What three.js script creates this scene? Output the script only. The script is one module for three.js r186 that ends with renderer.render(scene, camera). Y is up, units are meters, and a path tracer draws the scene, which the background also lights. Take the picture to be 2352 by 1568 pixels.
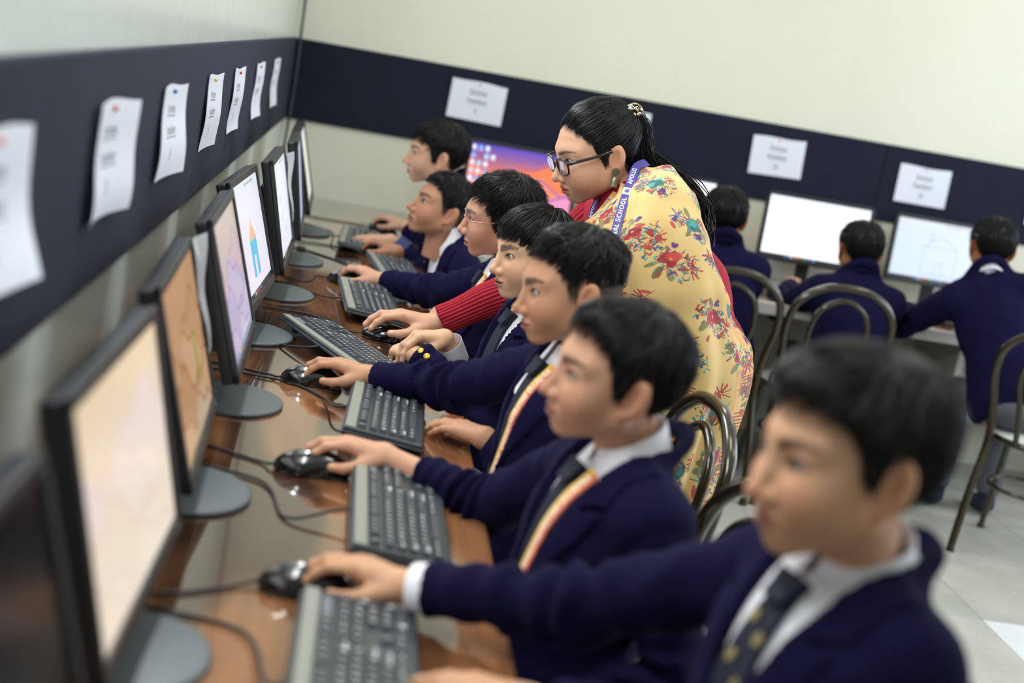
import * as THREE from 'three';
import { RoundedBoxGeometry } from 'three/addons/geometries/RoundedBoxGeometry.js';
import { mergeGeometries } from 'three/addons/utils/BufferGeometryUtils.js';
import { RectAreaLightUniformsLib } from 'three/addons/lights/RectAreaLightUniformsLib.js';

// ------------------------------------------------------------------ camera, sky, lights, exposure
RectAreaLightUniformsLib.init();
const scene = new THREE.Scene();
scene.background = new THREE.Color(0.78, 0.9, 1.05);
const renderer = new THREE.WebGLRenderer({ antialias: true });
renderer.toneMapping = THREE.LinearToneMapping;
renderer.toneMappingExposure = 1.46;
renderer.shadowMap.enabled = true;

const V = (x, y, z) => new THREE.Vector3(x, y, z);
const camera = new THREE.PerspectiveCamera(27.02, 2352 / 1568, 0.05, 60);
{
  const yaw = 0.1229, pitch = 0.1964, roll = 0.1801;
  const F = V(Math.sin(yaw) * Math.cos(pitch), -Math.sin(pitch), -Math.cos(yaw) * Math.cos(pitch));
  const R = V(Math.cos(yaw), 0, Math.sin(yaw)), U = R.clone().cross(F);
  camera.position.set(0.3929, 1.5207, 6.3656);
  camera.up.copy(U.multiplyScalar(Math.cos(roll)).addScaledVector(R, -Math.sin(roll)));
  camera.lookAt(camera.position.clone().add(F));
  camera.focus = 3.45;
  camera.userData.fStop = 1.9;
}
const ROOM = { x1: 5.2, z1: 10.6, h: 3.05 };
function areaLight(name, color, intensity, w, h, pos, target) {
  const l = new THREE.RectAreaLight(color, intensity, w, h);
  l.name = name; l.position.copy(pos); l.lookAt(target); scene.add(l);
  return l;
}
// daylight of the two tall windows in the wall opposite the monitors, and of the one behind the photographer
const WINDOWS = [{ z0: 1.0, z1: 2.8 }, { z0: 3.5, z1: 5.3 }];
for (const w of WINDOWS) areaLight('window_daylight', new THREE.Color(0.86, 0.95, 1.15), 3.4, w.z1 - w.z0, 1.5, V(ROOM.x1 - 0.03, 1.75, (w.z0 + w.z1) / 2), V(0, 1.75, (w.z0 + w.z1) / 2));
areaLight('window_daylight', new THREE.Color(0.9, 0.97, 1.08), 0.25, 2.4, 1.5, V(1.9, 1.75, ROOM.z1 - 0.03), V(1.9, 1.75, 0));
const PANELS = [];
for (const x of [1.25, 3.4]) for (const z of [1.5, 3.9]) PANELS.push([x, z]);
for (const [x, z] of PANELS) areaLight('ceiling_panel', new THREE.Color(1.0, 0.97, 0.9), 6.0, 0.56, 0.56, V(x, ROOM.h - 0.035, z), V(x, 0, z));

// tube lamps high on the wall behind the monitors: the main light on the faces
const TUBES = [2.75, 4.75];
for (const z of TUBES) areaLight('wall_tube', new THREE.Color(0.97, 1.0, 1.0), 95, 1.16, 0.05, V(0.1, 2.42, z), V(1.0, 1.9, z));

// ------------------------------------------------------------------ helpers
let seed = 7;
const rnd = () => { seed = (seed + 0x6d2b79f5) | 0; let t = Math.imul(seed ^ (seed >>> 15), 1 | seed); t = (t + Math.imul(t ^ (t >>> 7), 61 | t)) ^ t; return ((t ^ (t >>> 14)) >>> 0) / 4294967296; };
const rr = (a, b) => a + (b - a) * rnd();
const clamp = (x, a, b) => (x < a ? a : x > b ? b : x);
const lerp = (a, b, t) => a + (b - a) * t;
const sstep = (a, b, x) => { const t = clamp((x - a) / (b - a), 0, 1); return t * t * (3 - 2 * t); };
const RAD = Math.PI / 180;
const hash3 = (x, y, z) => { let h = Math.imul(x, 374761393) ^ Math.imul(y, 668265263) ^ Math.imul(z, 2147483647 ^ 1274126177); h = Math.imul(h ^ (h >>> 13), 1274126177); return ((h ^ (h >>> 16)) >>> 0) / 4294967295; };
function noise(x, y, z) {   // value noise, -1 .. 1
  const i = Math.floor(x), j = Math.floor(y), k = Math.floor(z);
  let a = x - i, b = y - j, c = z - k; a = a * a * (3 - 2 * a); b = b * b * (3 - 2 * b); c = c * c * (3 - 2 * c);
  const l = (p, q, t) => p + (q - p) * t;
  return 2 * l(l(l(hash3(i, j, k), hash3(i + 1, j, k), a), l(hash3(i, j + 1, k), hash3(i + 1, j + 1, k), a), b),
    l(l(hash3(i, j, k + 1), hash3(i + 1, j, k + 1), a), l(hash3(i, j + 1, k + 1), hash3(i + 1, j + 1, k + 1), a), b), c) - 1;
}
const names = new Map();
function numbered(n) { const k = names.get(n) ?? 0; names.set(n, k + 1); return k ? n + '_' + String(k).padStart(3, '0') : n; }
function shade(o) { o.castShadow = true; o.receiveShadow = true; return o; }
function part(name, geo, m, parent) { const o = shade(new THREE.Mesh(geo, m)); o.name = name; parent.add(o); return o; }
function thing(name, label, category, [x, y, z] = [0, 0, 0], turn = 0, group) {
  const o = new THREE.Group(); o.name = numbered(name); scene.add(o); o.position.set(x, y, z); o.rotation.y = turn;
  o.userData = { label, category }; if (group) o.userData.group = group;
  return o;
}
function struct(name, geo, m, label, category) {
  const o = geo ? shade(new THREE.Mesh(geo, m)) : new THREE.Group();
  o.name = name; o.userData = { kind: 'structure', label, category }; scene.add(o); return o;
}
const mat = (color, roughness = 0.6, extra = {}) => new THREE.MeshPhysicalMaterial({ color, roughness, ...extra });
const box = (w, h, d, x = 0, y = 0, z = 0) => new THREE.BoxGeometry(w, h, d).translate(x, y, z);
const rbox = (w, h, d, r, x = 0, y = 0, z = 0, seg = 2) => new RoundedBoxGeometry(w, h, d, seg, r).translate(x, y, z);
const tube = (pts, r, seg = 40, rad = 8, closed = false) => new THREE.TubeGeometry(new THREE.CatmullRomCurve3(pts, closed), seg, r, rad, closed);
const merged = (list) => mergeGeometries(list.map((g) => { const q = g.index ? g.toNonIndexed() : g; for (const k of Object.keys(q.attributes)) if (!['position', 'normal', 'uv'].includes(k)) q.deleteAttribute(k); if (!q.attributes.uv) q.setAttribute('uv', new THREE.BufferAttribute(new Float32Array(q.attributes.position.count * 2), 2)); return q; }));
function canvasTex(w, h, draw, srgb = true) {
  const c = document.createElement('canvas'); c.width = w; c.height = h; draw(c.getContext('2d'), w, h);
  const t = new THREE.CanvasTexture(c); if (srgb) t.colorSpace = THREE.SRGBColorSpace; t.wrapS = t.wrapT = THREE.RepeatWrapping; return t;
}
function dataTex(w, h, fn, srgb = true) {
  const d = new Uint8Array(w * h * 4);
  for (let j = 0, o = 0; j < h; j++) for (let i = 0; i < w; i++, o += 4) { const c = fn(i / w, j / h, i, j); d[o] = clamp(c[0], 0, 255); d[o + 1] = clamp(c[1], 0, 255); d[o + 2] = clamp(c[2], 0, 255); d[o + 3] = 255; }
  const t = new THREE.DataTexture(d, w, h); t.magFilter = THREE.LinearFilter; t.wrapS = t.wrapT = THREE.RepeatWrapping; if (srgb) t.colorSpace = THREE.SRGBColorSpace; t.needsUpdate = true; return t;
}
// periodic value noise for textures
function tnoise(x, y, px, py, s = 0) {
  const i = Math.floor(x), j = Math.floor(y), a = x - i, b = y - j, u = a * a * (3 - 2 * a), v = b * b * (3 - 2 * b), m = (k, n) => ((k % n) + n) % n;
  const h = (p, q) => hash3(m(p, px), m(q, py), s + 11);
  return lerp(lerp(h(i, j), h(i + 1, j), u), lerp(h(i, j + 1), h(i + 1, j + 1), u), v);
}

// ------------------------------------------------------------------ distance fields and their mesher
const ell = (x, y, z, cx, cy, cz, rx, ry, rz) => {
  const a = (x - cx) / rx, b = (y - cy) / ry, c = (z - cz) / rz, k0 = Math.sqrt(a * a + b * b + c * c);
  const d = a / rx, e = b / ry, f = c / rz, k1 = Math.sqrt(d * d + e * e + f * f);
  return k1 < 1e-9 ? -Math.min(rx, ry, rz) : (k0 * (k0 - 1)) / k1;
};
const sph = (x, y, z, cx, cy, cz, r) => Math.hypot(x - cx, y - cy, z - cz) - r;
const cone = (x, y, z, ax, ay, az, bx, by, bz, r1, r2) => {
  const dx = bx - ax, dy = by - ay, dz = bz - az, px = x - ax, py = y - ay, pz = z - az;
  const t = clamp((px * dx + py * dy + pz * dz) / (dx * dx + dy * dy + dz * dz), 0, 1);
  return Math.hypot(px - dx * t, py - dy * t, pz - dz * t) - (r1 + (r2 - r1) * t);
};
const smin = (a, b, k) => { const h = Math.max(k - Math.abs(a - b), 0) / k; return Math.min(a, b) - h * h * k * 0.25; };
const smax = (a, b, k) => -smin(-a, -b, k);
function meshField(f, lo, hi, cell, newton = 2) {
  const n = [0, 1, 2].map((c) => Math.ceil((hi[c] - lo[c]) / cell) + 2), [nx, ny, nz] = n, B = 6;
  const val = new Float32Array(nx * ny * nz).fill(1), at = (i, j, k) => i + nx * (j + ny * k);
  const X = (i) => lo[0] + (i - 0.5) * cell, Y = (j) => lo[1] + (j - 0.5) * cell, Z = (k) => lo[2] + (k - 0.5) * cell;
  const reach = B * cell * 0.9 * 1.35 + cell * 2;
  for (let k0 = 0; k0 < nz; k0 += B) for (let j0 = 0; j0 < ny; j0 += B) for (let i0 = 0; i0 < nx; i0 += B) {
    const d = f(X(i0 + B / 2), Y(j0 + B / 2), Z(k0 + B / 2)), i1 = Math.min(nx, i0 + B), j1 = Math.min(ny, j0 + B), k1 = Math.min(nz, k0 + B);
    if (Math.abs(d) > reach) { if (d < 0) for (let k = k0; k < k1; k++) for (let j = j0; j < j1; j++) for (let i = i0; i < i1; i++) val[at(i, j, k)] = -1; continue; }
    for (let k = k0; k < k1; k++) for (let j = j0; j < j1; j++) for (let i = i0; i < i1; i++) val[at(i, j, k)] = f(X(i), Y(j), Z(k));
  }
  const id = new Int32Array(nx * ny * nz).fill(-1), pos = [], idx = [];
  const E = [[0, 1], [2, 3], [4, 5], [6, 7], [0, 2], [1, 3], [4, 6], [5, 7], [0, 4], [1, 5], [2, 6], [3, 7]];
  const v = new Float32Array(8);
  for (let k = 0; k < nz - 1; k++) for (let j = 0; j < ny - 1; j++) for (let i = 0; i < nx - 1; i++) {
    let m = 0;
    for (let c = 0; c < 8; c++) { v[c] = val[at(i + (c & 1), j + ((c >> 1) & 1), k + (c >> 2))]; if (v[c] < 0) m |= 1 << c; }
    if (m === 0 || m === 255) continue;
    let sx = 0, sy = 0, sz = 0, q = 0;
    for (const [a, b] of E) {
      if ((v[a] < 0) === (v[b] < 0)) continue;
      const t = v[a] / (v[a] - v[b]);
      sx += (a & 1) + ((b & 1) - (a & 1)) * t; sy += ((a >> 1) & 1) + (((b >> 1) & 1) - ((a >> 1) & 1)) * t; sz += (a >> 2) + ((b >> 2) - (a >> 2)) * t; q++;
    }
    id[at(i, j, k)] = pos.length / 3; pos.push(X(i + sx / q), Y(j + sy / q), Z(k + sz / q));
  }
  const quad = (a, b, c, d, flip) => { if (a < 0 || b < 0 || c < 0 || d < 0) return; if (flip) idx.push(a, c, b, a, d, c); else idx.push(a, b, c, a, c, d); };
  for (let k = 1; k < nz - 1; k++) for (let j = 1; j < ny - 1; j++) for (let i = 1; i < nx - 1; i++) {
    const s = val[at(i, j, k)] < 0;
    if (s !== val[at(i + 1, j, k)] < 0) quad(id[at(i, j - 1, k - 1)], id[at(i, j, k - 1)], id[at(i, j, k)], id[at(i, j - 1, k)], !s);
    if (s !== val[at(i, j + 1, k)] < 0) quad(id[at(i - 1, j, k - 1)], id[at(i - 1, j, k)], id[at(i, j, k)], id[at(i, j, k - 1)], !s);
    if (s !== val[at(i, j, k + 1)] < 0) quad(id[at(i - 1, j - 1, k)], id[at(i, j - 1, k)], id[at(i, j, k)], id[at(i - 1, j, k)], !s);
  }
  const P = new Float32Array(pos), N = new Float32Array(pos.length), e = cell * 0.45;
  for (let o = 0; o < P.length; o += 3) {
    let gx, gy, gz;
    for (let it = 0; it <= newton; it++) {
      const x = P[o], y = P[o + 1], z = P[o + 2];
      gx = f(x + e, y, z) - f(x - e, y, z); gy = f(x, y + e, z) - f(x, y - e, z); gz = f(x, y, z + e) - f(x, y, z - e);
      const g = Math.hypot(gx, gy, gz) || 1; gx /= g; gy /= g; gz /= g;
      if (it === newton) break;
      const d = clamp(f(x, y, z), -cell * 0.4, cell * 0.4);
      P[o] -= gx * d; P[o + 1] -= gy * d; P[o + 2] -= gz * d;
    }
    N[o] = gx; N[o + 1] = gy; N[o + 2] = gz;
  }
  const geo = new THREE.BufferGeometry();
  geo.setAttribute('position', new THREE.BufferAttribute(P, 3)); geo.setAttribute('normal', new THREE.BufferAttribute(N, 3)); geo.setIndex(idx);
  return geo;
}
function paint(geo, fn) {   // linear vertex colours
  const p = geo.attributes.position, n = geo.attributes.normal, c = new Float32Array(p.count * 3), o = [0, 0, 0];
  for (let i = 0; i < p.count; i++) { fn(p.getX(i), p.getY(i), p.getZ(i), o, n.getX(i), n.getY(i), n.getZ(i)); c.set(o, i * 3); }
  geo.setAttribute('color', new THREE.BufferAttribute(c, 3)); return geo;
}
function flipIfMirrored(geo, m4) { if (m4.determinant() < 0) { const a = geo.index.array; for (let i = 0; i < a.length; i += 3) { const t = a[i]; a[i] = a[i + 1]; a[i + 1] = t; } } geo.applyMatrix4(m4); return geo; }
const basis = (x, y, z, o) => new THREE.Matrix4().makeBasis(x, y, z).setPosition(o);
function skinMerge(list) { return mergeGeometries(list); }
// a strip of cloth with thickness: centre line points, width directions, outward normals
function ribbon(P, W, N, width, thick) {
  const pos = [], uv = [], idx = [], n = P.length; let len = 0;
  for (let i = 0; i < n; i++) {
    if (i) len += P[i].distanceTo(P[i - 1]);
    const w = (typeof width === 'function' ? width(i / (n - 1)) : width) / 2;
    for (const [a, b, u] of [[-1, 1, 0], [1, 1, 1], [1, -1, 1], [-1, -1, 0]]) { const q = P[i].clone().addScaledVector(W[i], a * w).addScaledVector(N[i], b * thick / 2); pos.push(q.x, q.y, q.z); uv.push(u, len); }
  }
  for (let i = 0; i < n - 1; i++) for (let k = 0; k < 4; k++) { const a = i * 4 + k, b = i * 4 + ((k + 1) % 4), c = a + 4, d = b + 4; idx.push(a, b, c, b, d, c); }
  idx.push(0, 1, 2, 0, 2, 3); const e = (n - 1) * 4; idx.push(e, e + 2, e + 1, e, e + 3, e + 2);
  const g = new THREE.BufferGeometry(); g.setAttribute('position', new THREE.Float32BufferAttribute(pos, 3)); g.setAttribute('uv', new THREE.Float32BufferAttribute(uv, 2)); g.setIndex(idx);
  const f = g.toNonIndexed(); f.computeVertexNormals(); return f;
}

// ------------------------------------------------------------------ room shell
const BOARD = { top: 1.426, bottom: 1.078 };
{
  const plaster = (base, amp, s) => dataTex(512, 512, (u, v) => {
    const a = tnoise(u * 6, v * 6, 6, 6, s) * 0.55 + tnoise(u * 24, v * 24, 24, 24, s + 1) * 0.3 + tnoise(u * 160, v * 160, 160, 160, s + 2) * 0.15 - 0.5;
    return base.map((b) => b + a * amp);
  });
  const rough = (lo, hi, s) => dataTex(256, 256, (u, v) => { const a = tnoise(u * 8, v * 8, 8, 8, s) * 0.6 + tnoise(u * 60, v * 60, 60, 60, s + 1) * 0.4; const g = 255 * lerp(lo, hi, a); return [g, g, g]; }, false);
  const bump = dataTex(256, 256, (u, v) => { const a = tnoise(u * 10, v * 10, 10, 10, 41) * 0.6 + tnoise(u * 64, v * 64, 64, 64, 42) * 0.4; return [a * 255, a * 255, a * 255]; }, false);
  const cream = mat('#ffffff', 1, { map: plaster([226, 226, 206], 6, 21), roughnessMap: rough(0.5, 0.66, 31), bumpMap: bump, bumpScale: 0.0012 });
  const gloss = mat('#ffffff', 1, { map: plaster([220, 227, 217], 4, 24), roughnessMap: rough(0.2, 0.27, 33) });
  const ceil = mat('#f1efe8', 0.85);
  const wallUv = (g, sx, sy) => { const p = g.attributes.position, n = g.attributes.normal, uv = g.attributes.uv; for (let i = 0; i < p.count; i++) { const a = Math.abs(n.getX(i)) > 0.5 ? p.getZ(i) : p.getX(i); uv.setXY(i, a / sx, (Math.abs(n.getY(i)) > 0.5 ? p.getZ(i) : p.getY(i)) / sy); } return g; };
  const T = 0.14, { x1, z1, h } = ROOM;
  struct('wall_left', wallUv(box(T, h, z1 + 2 * T, -T / 2, h / 2, z1 / 2), 2.2, 2.2), gloss, 'pale glossy painted wall behind the row of monitors', 'wall');
  struct('wall_back', wallUv(box(x1 + 2 * T, h, T, x1 / 2, h / 2, -T / 2), 2.2, 2.2), cream, 'cream painted wall at the far end of the room', 'wall');
  struct('ceiling', box(x1 + 2 * T, T, z1 + 2 * T, x1 / 2, h + T / 2, z1 / 2), ceil, 'plain white ceiling with square light panels', 'ceiling');
  // window walls: boxes left standing round the openings
  const openWall = (name, spans, len, make, label) => {
    const g = [], y0 = 1.0, y1 = 2.5; let a = -T;
    for (const [s, e] of [...spans, [len + T, null]]) { if (s - a > 0.01) g.push(make(a, s, 0, h)); if (e === null) break; g.push(make(s, e, 0, y0), make(s, e, y1, h)); a = e; }
    struct(name, wallUv(merged(g), 2.2, 2.2), cream, label, 'wall');
  };
  openWall('wall_right', WINDOWS.map((w) => [w.z0, w.z1]), z1, (a, b, c, d) => box(T, d - c, b - a, x1 + T / 2, (c + d) / 2, (a + b) / 2), 'cream wall with two windows beyond the right side');
  openWall('wall_front', [[0.7, 3.1]], x1, (a, b, c, d) => box(b - a, d - c, T, (a + b) / 2, (c + d) / 2, z1 + T / 2), 'cream wall with a window behind the photographer');
  const frameM = mat('#8c8f93', 0.4, { metalness: 0.6 }), glass = new THREE.MeshPhysicalMaterial({ color: '#ffffff', roughness: 0.02, transmission: 1, thickness: 0, ior: 1.5 });
  let wn = 0;
  const windowAt = (center, len, turn) => {
    const o = struct('window_' + ++wn, null, null, 'aluminium framed sliding window number ' + ['one', 'two', 'three'][wn - 1] + ' letting in daylight', 'window');
    o.position.copy(center); o.rotation.y = turn;
    part('window_frame', merged([box(len, 0.05, 0.06, 0, -0.725, 0), box(len, 0.05, 0.06, 0, 0.725, 0), box(0.05, 1.4, 0.06, -len / 2 + 0.025, 0, 0), box(0.05, 1.4, 0.06, len / 2 - 0.025, 0, 0), box(0.05, 1.4, 0.06, 0, 0, 0)]), frameM, o);
    for (const s of [-1, 1]) part('pane', box(len / 2 - 0.075, 1.4, 0.004, s * (len / 4 - 0.0125), 0, 0), glass, o);
  };
  for (const w of WINDOWS) windowAt(V(x1 + T / 2, 1.75, (w.z0 + w.z1) / 2), w.z1 - w.z0, Math.PI / 2);
  windowAt(V(1.9, 1.75, z1 + T / 2), 2.4, 0);

  // floor: vitrified tiles with thin recessed joints
  const fl = struct('floor', box(x1 + 2 * T, 0.1, z1 + 2 * T, x1 / 2, -0.056, z1 / 2), mat('#8d8c84', 0.8), 'floor of large polished grey beige tiles', 'floor');
  const S = 0.6, tileTex = (b, s) => dataTex(256, 256, (u, v) => { const a = tnoise(u * 5, v * 5, 5, 5, s) * 0.6 + tnoise(u * 30, v * 30, 30, 30, s + 1) * 0.25 + tnoise(u * 120, v * 120, 120, 120, s + 2) * 0.15 - 0.5; return b.map((c) => c + a * 22); });
  const tiles = [[186, 186, 176], [180, 181, 172], [190, 189, 180]].map((b, i) => mat('#ffffff', 0.26, { map: tileTex(b, 50 + i * 5) })), white = mat('#ffffff', 0.2, { map: tileTex([226, 230, 232], 70) });
  const tg = new RoundedBoxGeometry(S - 0.003, 0.012, S - 0.003, 1, 0.0015);
  const ox = 2.61 - 5 * S, oz = 2.15 - 4 * S;
  for (let i = 0; i < 10; i++) for (let j = 0; j < 19; j++) {
    const cx = ox + (i + 0.5) * S, cz = oz + (j + 0.5) * S; if (cx < -0.1 || cx > x1 + 0.2 || cz < -0.2 || cz > z1 + 0.2) continue;
    const m = (i === 5 && j === 4) || (i === 8 && j === 4) || (i === 5 && j === 9) || (i === 8 && j === 9) ? white : tiles[Math.floor(rnd() * 3)];
    const t = part('tile', tg, m, fl); t.position.set(cx, -0.006, cz);
  }
  // lamps in the ceiling
  const lampFrame = mat('#e9e9e6', 0.5), lampGlow = new THREE.MeshStandardMaterial({ color: '#ffffff', emissive: new THREE.Color(1, 0.97, 0.9), emissiveIntensity: 1.6 });
  PANELS.forEach(([x, z], i) => {
    const o = thing('ceiling_light', ['square ceiling panel above the corner end of the near desk', 'square ceiling panel above the middle of the near desk', 'square ceiling panel above the back row chairs', 'square ceiling panel above the open floor'][i], 'light', [x, h, z], 0, 'ceiling light panels');
    part('frame', merged([box(0.62, 0.03, 0.03, 0, -0.015, -0.295), box(0.62, 0.03, 0.03, 0, -0.015, 0.295), box(0.03, 0.03, 0.56, -0.295, -0.015, 0), box(0.03, 0.03, 0.56, 0.295, -0.015, 0)]), lampFrame, o);
    part('diffuser', box(0.56, 0.012, 0.56, 0, -0.012, 0), lampGlow, o);
  });
  TUBES.forEach((z, i) => {
    const o = thing('tube_lamp', ['tube lamp on the side wall towards the corner', 'tube lamp on the side wall towards the photographer'][i], 'lamp', [0, 2.42, z], 0, 'wall tube lamps');
    part('batten', rbox(0.05, 0.06, 1.26, 0.008, 0.026, 0, 0), lampFrame, o);
    part('tube', new THREE.CylinderGeometry(0.014, 0.014, 1.18, 16).rotateX(Math.PI / 2).translate(0.072, -0.004, 0), new THREE.MeshStandardMaterial({ color: '#ffffff', emissive: new THREE.Color(0.97, 1, 1), emissiveIntensity: 3 }), o);
    for (const s of [-1, 1]) part('end_cap', rbox(0.05, 0.04, 0.03, 0.005, 0.068, -0.004, s * 0.6), lampFrame, o);
  });
  // felt pin boards
  const felt = (s) => dataTex(512, 256, (u, v) => { const a = tnoise(u * 256, v * 128, 256, 128, s) * 0.6 + tnoise(u * 12, v * 6, 12, 6, s + 1) * 0.4 - 0.5; return [17 + a * 8, 21 + a * 8, 41 + a * 11]; });
  const feltM = mat('#ffffff', 0.95, { map: felt(80), sheen: 0.35, sheenColor: new THREE.Color(0.08, 0.09, 0.18), sheenRoughness: 0.6 });
  const bh = BOARD.top - BOARD.bottom, by = (BOARD.top + BOARD.bottom) / 2;
  const slab = (len) => { const g = new RoundedBoxGeometry(len, bh, 0.016, 2, 0.004), p = g.attributes.position, uv = g.attributes.uv; for (let i = 0; i < p.count; i++) uv.setXY(i, p.getX(i) / 1.2, p.getY(i) / 0.6); return g; };
  const put = (len, x, z, turn, label) => { const o = shade(new THREE.Mesh(slab(len), feltM)); o.name = numbered('pin_board'); o.position.set(x, by, z); o.rotation.y = turn; o.userData = { label, category: 'board', group: 'navy felt boards' }; scene.add(o); return o; };
  put(7.2, 0.0095, 3.62, Math.PI / 2, 'long navy felt board on the wall behind the near row of monitors');
  put(2.7, 1.3655, 0.008, 0, 'navy felt board on the back wall between the corner and the seam');
  put(2.468, 3.952, 0.008, 0, 'navy felt board on the back wall beyond the seam');
  // cable running down the corner
  const cord = shade(new THREE.Mesh(tube([V(0.03, 3.04, 0.03), V(0.026, 2.2, 0.03), V(0.032, 1.46, 0.034), V(0.036, 1.3, 0.038), V(0.034, 1.1, 0.036), V(0.03, 0.95, 0.034), V(0.034, 0.76, 0.036)], 0.006, 60, 8), mat('#3c4044', 0.6)));
  cord.name = 'corner_cable'; cord.userData = { label: 'dark cable running down the corner of the room', category: 'cable' }; scene.add(cord);
}

// ------------------------------------------------------------------ desks
const wood = dataTex(1024, 1024, (u, v) => {   // u across the desk, v along it: long dark figured streaks
  const w = tnoise(u * 3, v * 2, 3, 2, 5) * 0.35 + tnoise(u * 7, v * 5, 7, 5, 9) * 0.08;
  const g = tnoise((u + w * 0.25) * 14, v * 2, 14, 2, 6) * 0.42 + tnoise((u + w * 0.2) * 46, v * 4, 46, 4, 7) * 0.28 + tnoise(u * 220, v * 12, 220, 12, 8) * 0.16 + tnoise(u * 6, v * 5, 6, 5, 10) * 0.3;
  const dark = sstep(0.5, 0.78, tnoise((u + w * 0.3) * 9, v * 2, 9, 2, 12));
  const t = clamp(g, 0, 1);
  return [lerp(100, 172, t) * (1 - 0.5 * dark), lerp(64, 119, t) * (1 - 0.52 * dark), lerp(41, 78, t) * (1 - 0.5 * dark)];
});
{
  const top = mat('#ffffff', 0.1, { map: wood, clearcoat: 1, clearcoatRoughness: 0.045, ior: 1.6 });
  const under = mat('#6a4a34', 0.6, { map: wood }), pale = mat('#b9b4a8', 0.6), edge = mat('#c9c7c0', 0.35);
  const d = thing('computer_desk', 'long varnished brown wooden desk under the near row of monitors', 'desk', [0.345, 0, 2.86]);
  const g = rbox(0.68, 0.034, 5.7, 0.004, 0, 0.733, 0), p = g.attributes.position, uv = g.attributes.uv; for (let i = 0; i < p.count; i++) uv.setXY(i, p.getX(i) / 0.68 + 0.5, p.getZ(i) / 1.35);
  part('desk_top', g, top, d);
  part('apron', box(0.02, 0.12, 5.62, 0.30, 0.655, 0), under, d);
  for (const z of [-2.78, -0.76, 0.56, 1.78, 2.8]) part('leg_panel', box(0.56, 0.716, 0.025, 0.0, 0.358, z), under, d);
  const b = thing('computer_desk', 'desk with a pale edge along the back wall', 'desk', [2.93, 0, 0.4]);
  const g2 = rbox(4.46, 0.03, 0.76, 0.004, 0, 0.715, 0), p2 = g2.attributes.position, uv2 = g2.attributes.uv; for (let i = 0; i < p2.count; i++) uv2.setXY(i, p2.getZ(i) / 0.76 + 0.5, p2.getX(i) / 1.35);
  part('desk_top', g2, top, b);
  part('edge_strip', rbox(4.46, 0.05, 0.02, 0.004, 0, 0.705, 0.39), edge, b);
  part('back_panel', box(4.4, 0.45, 0.018, 0, 0.47, -0.2), pale, b);
  for (const x of [-2.18, -1.05, 0.06, 1.1, 2.18]) part('leg_panel', box(0.03, 0.7, 0.6, x, 0.35, 0), pale, b);
}

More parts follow.
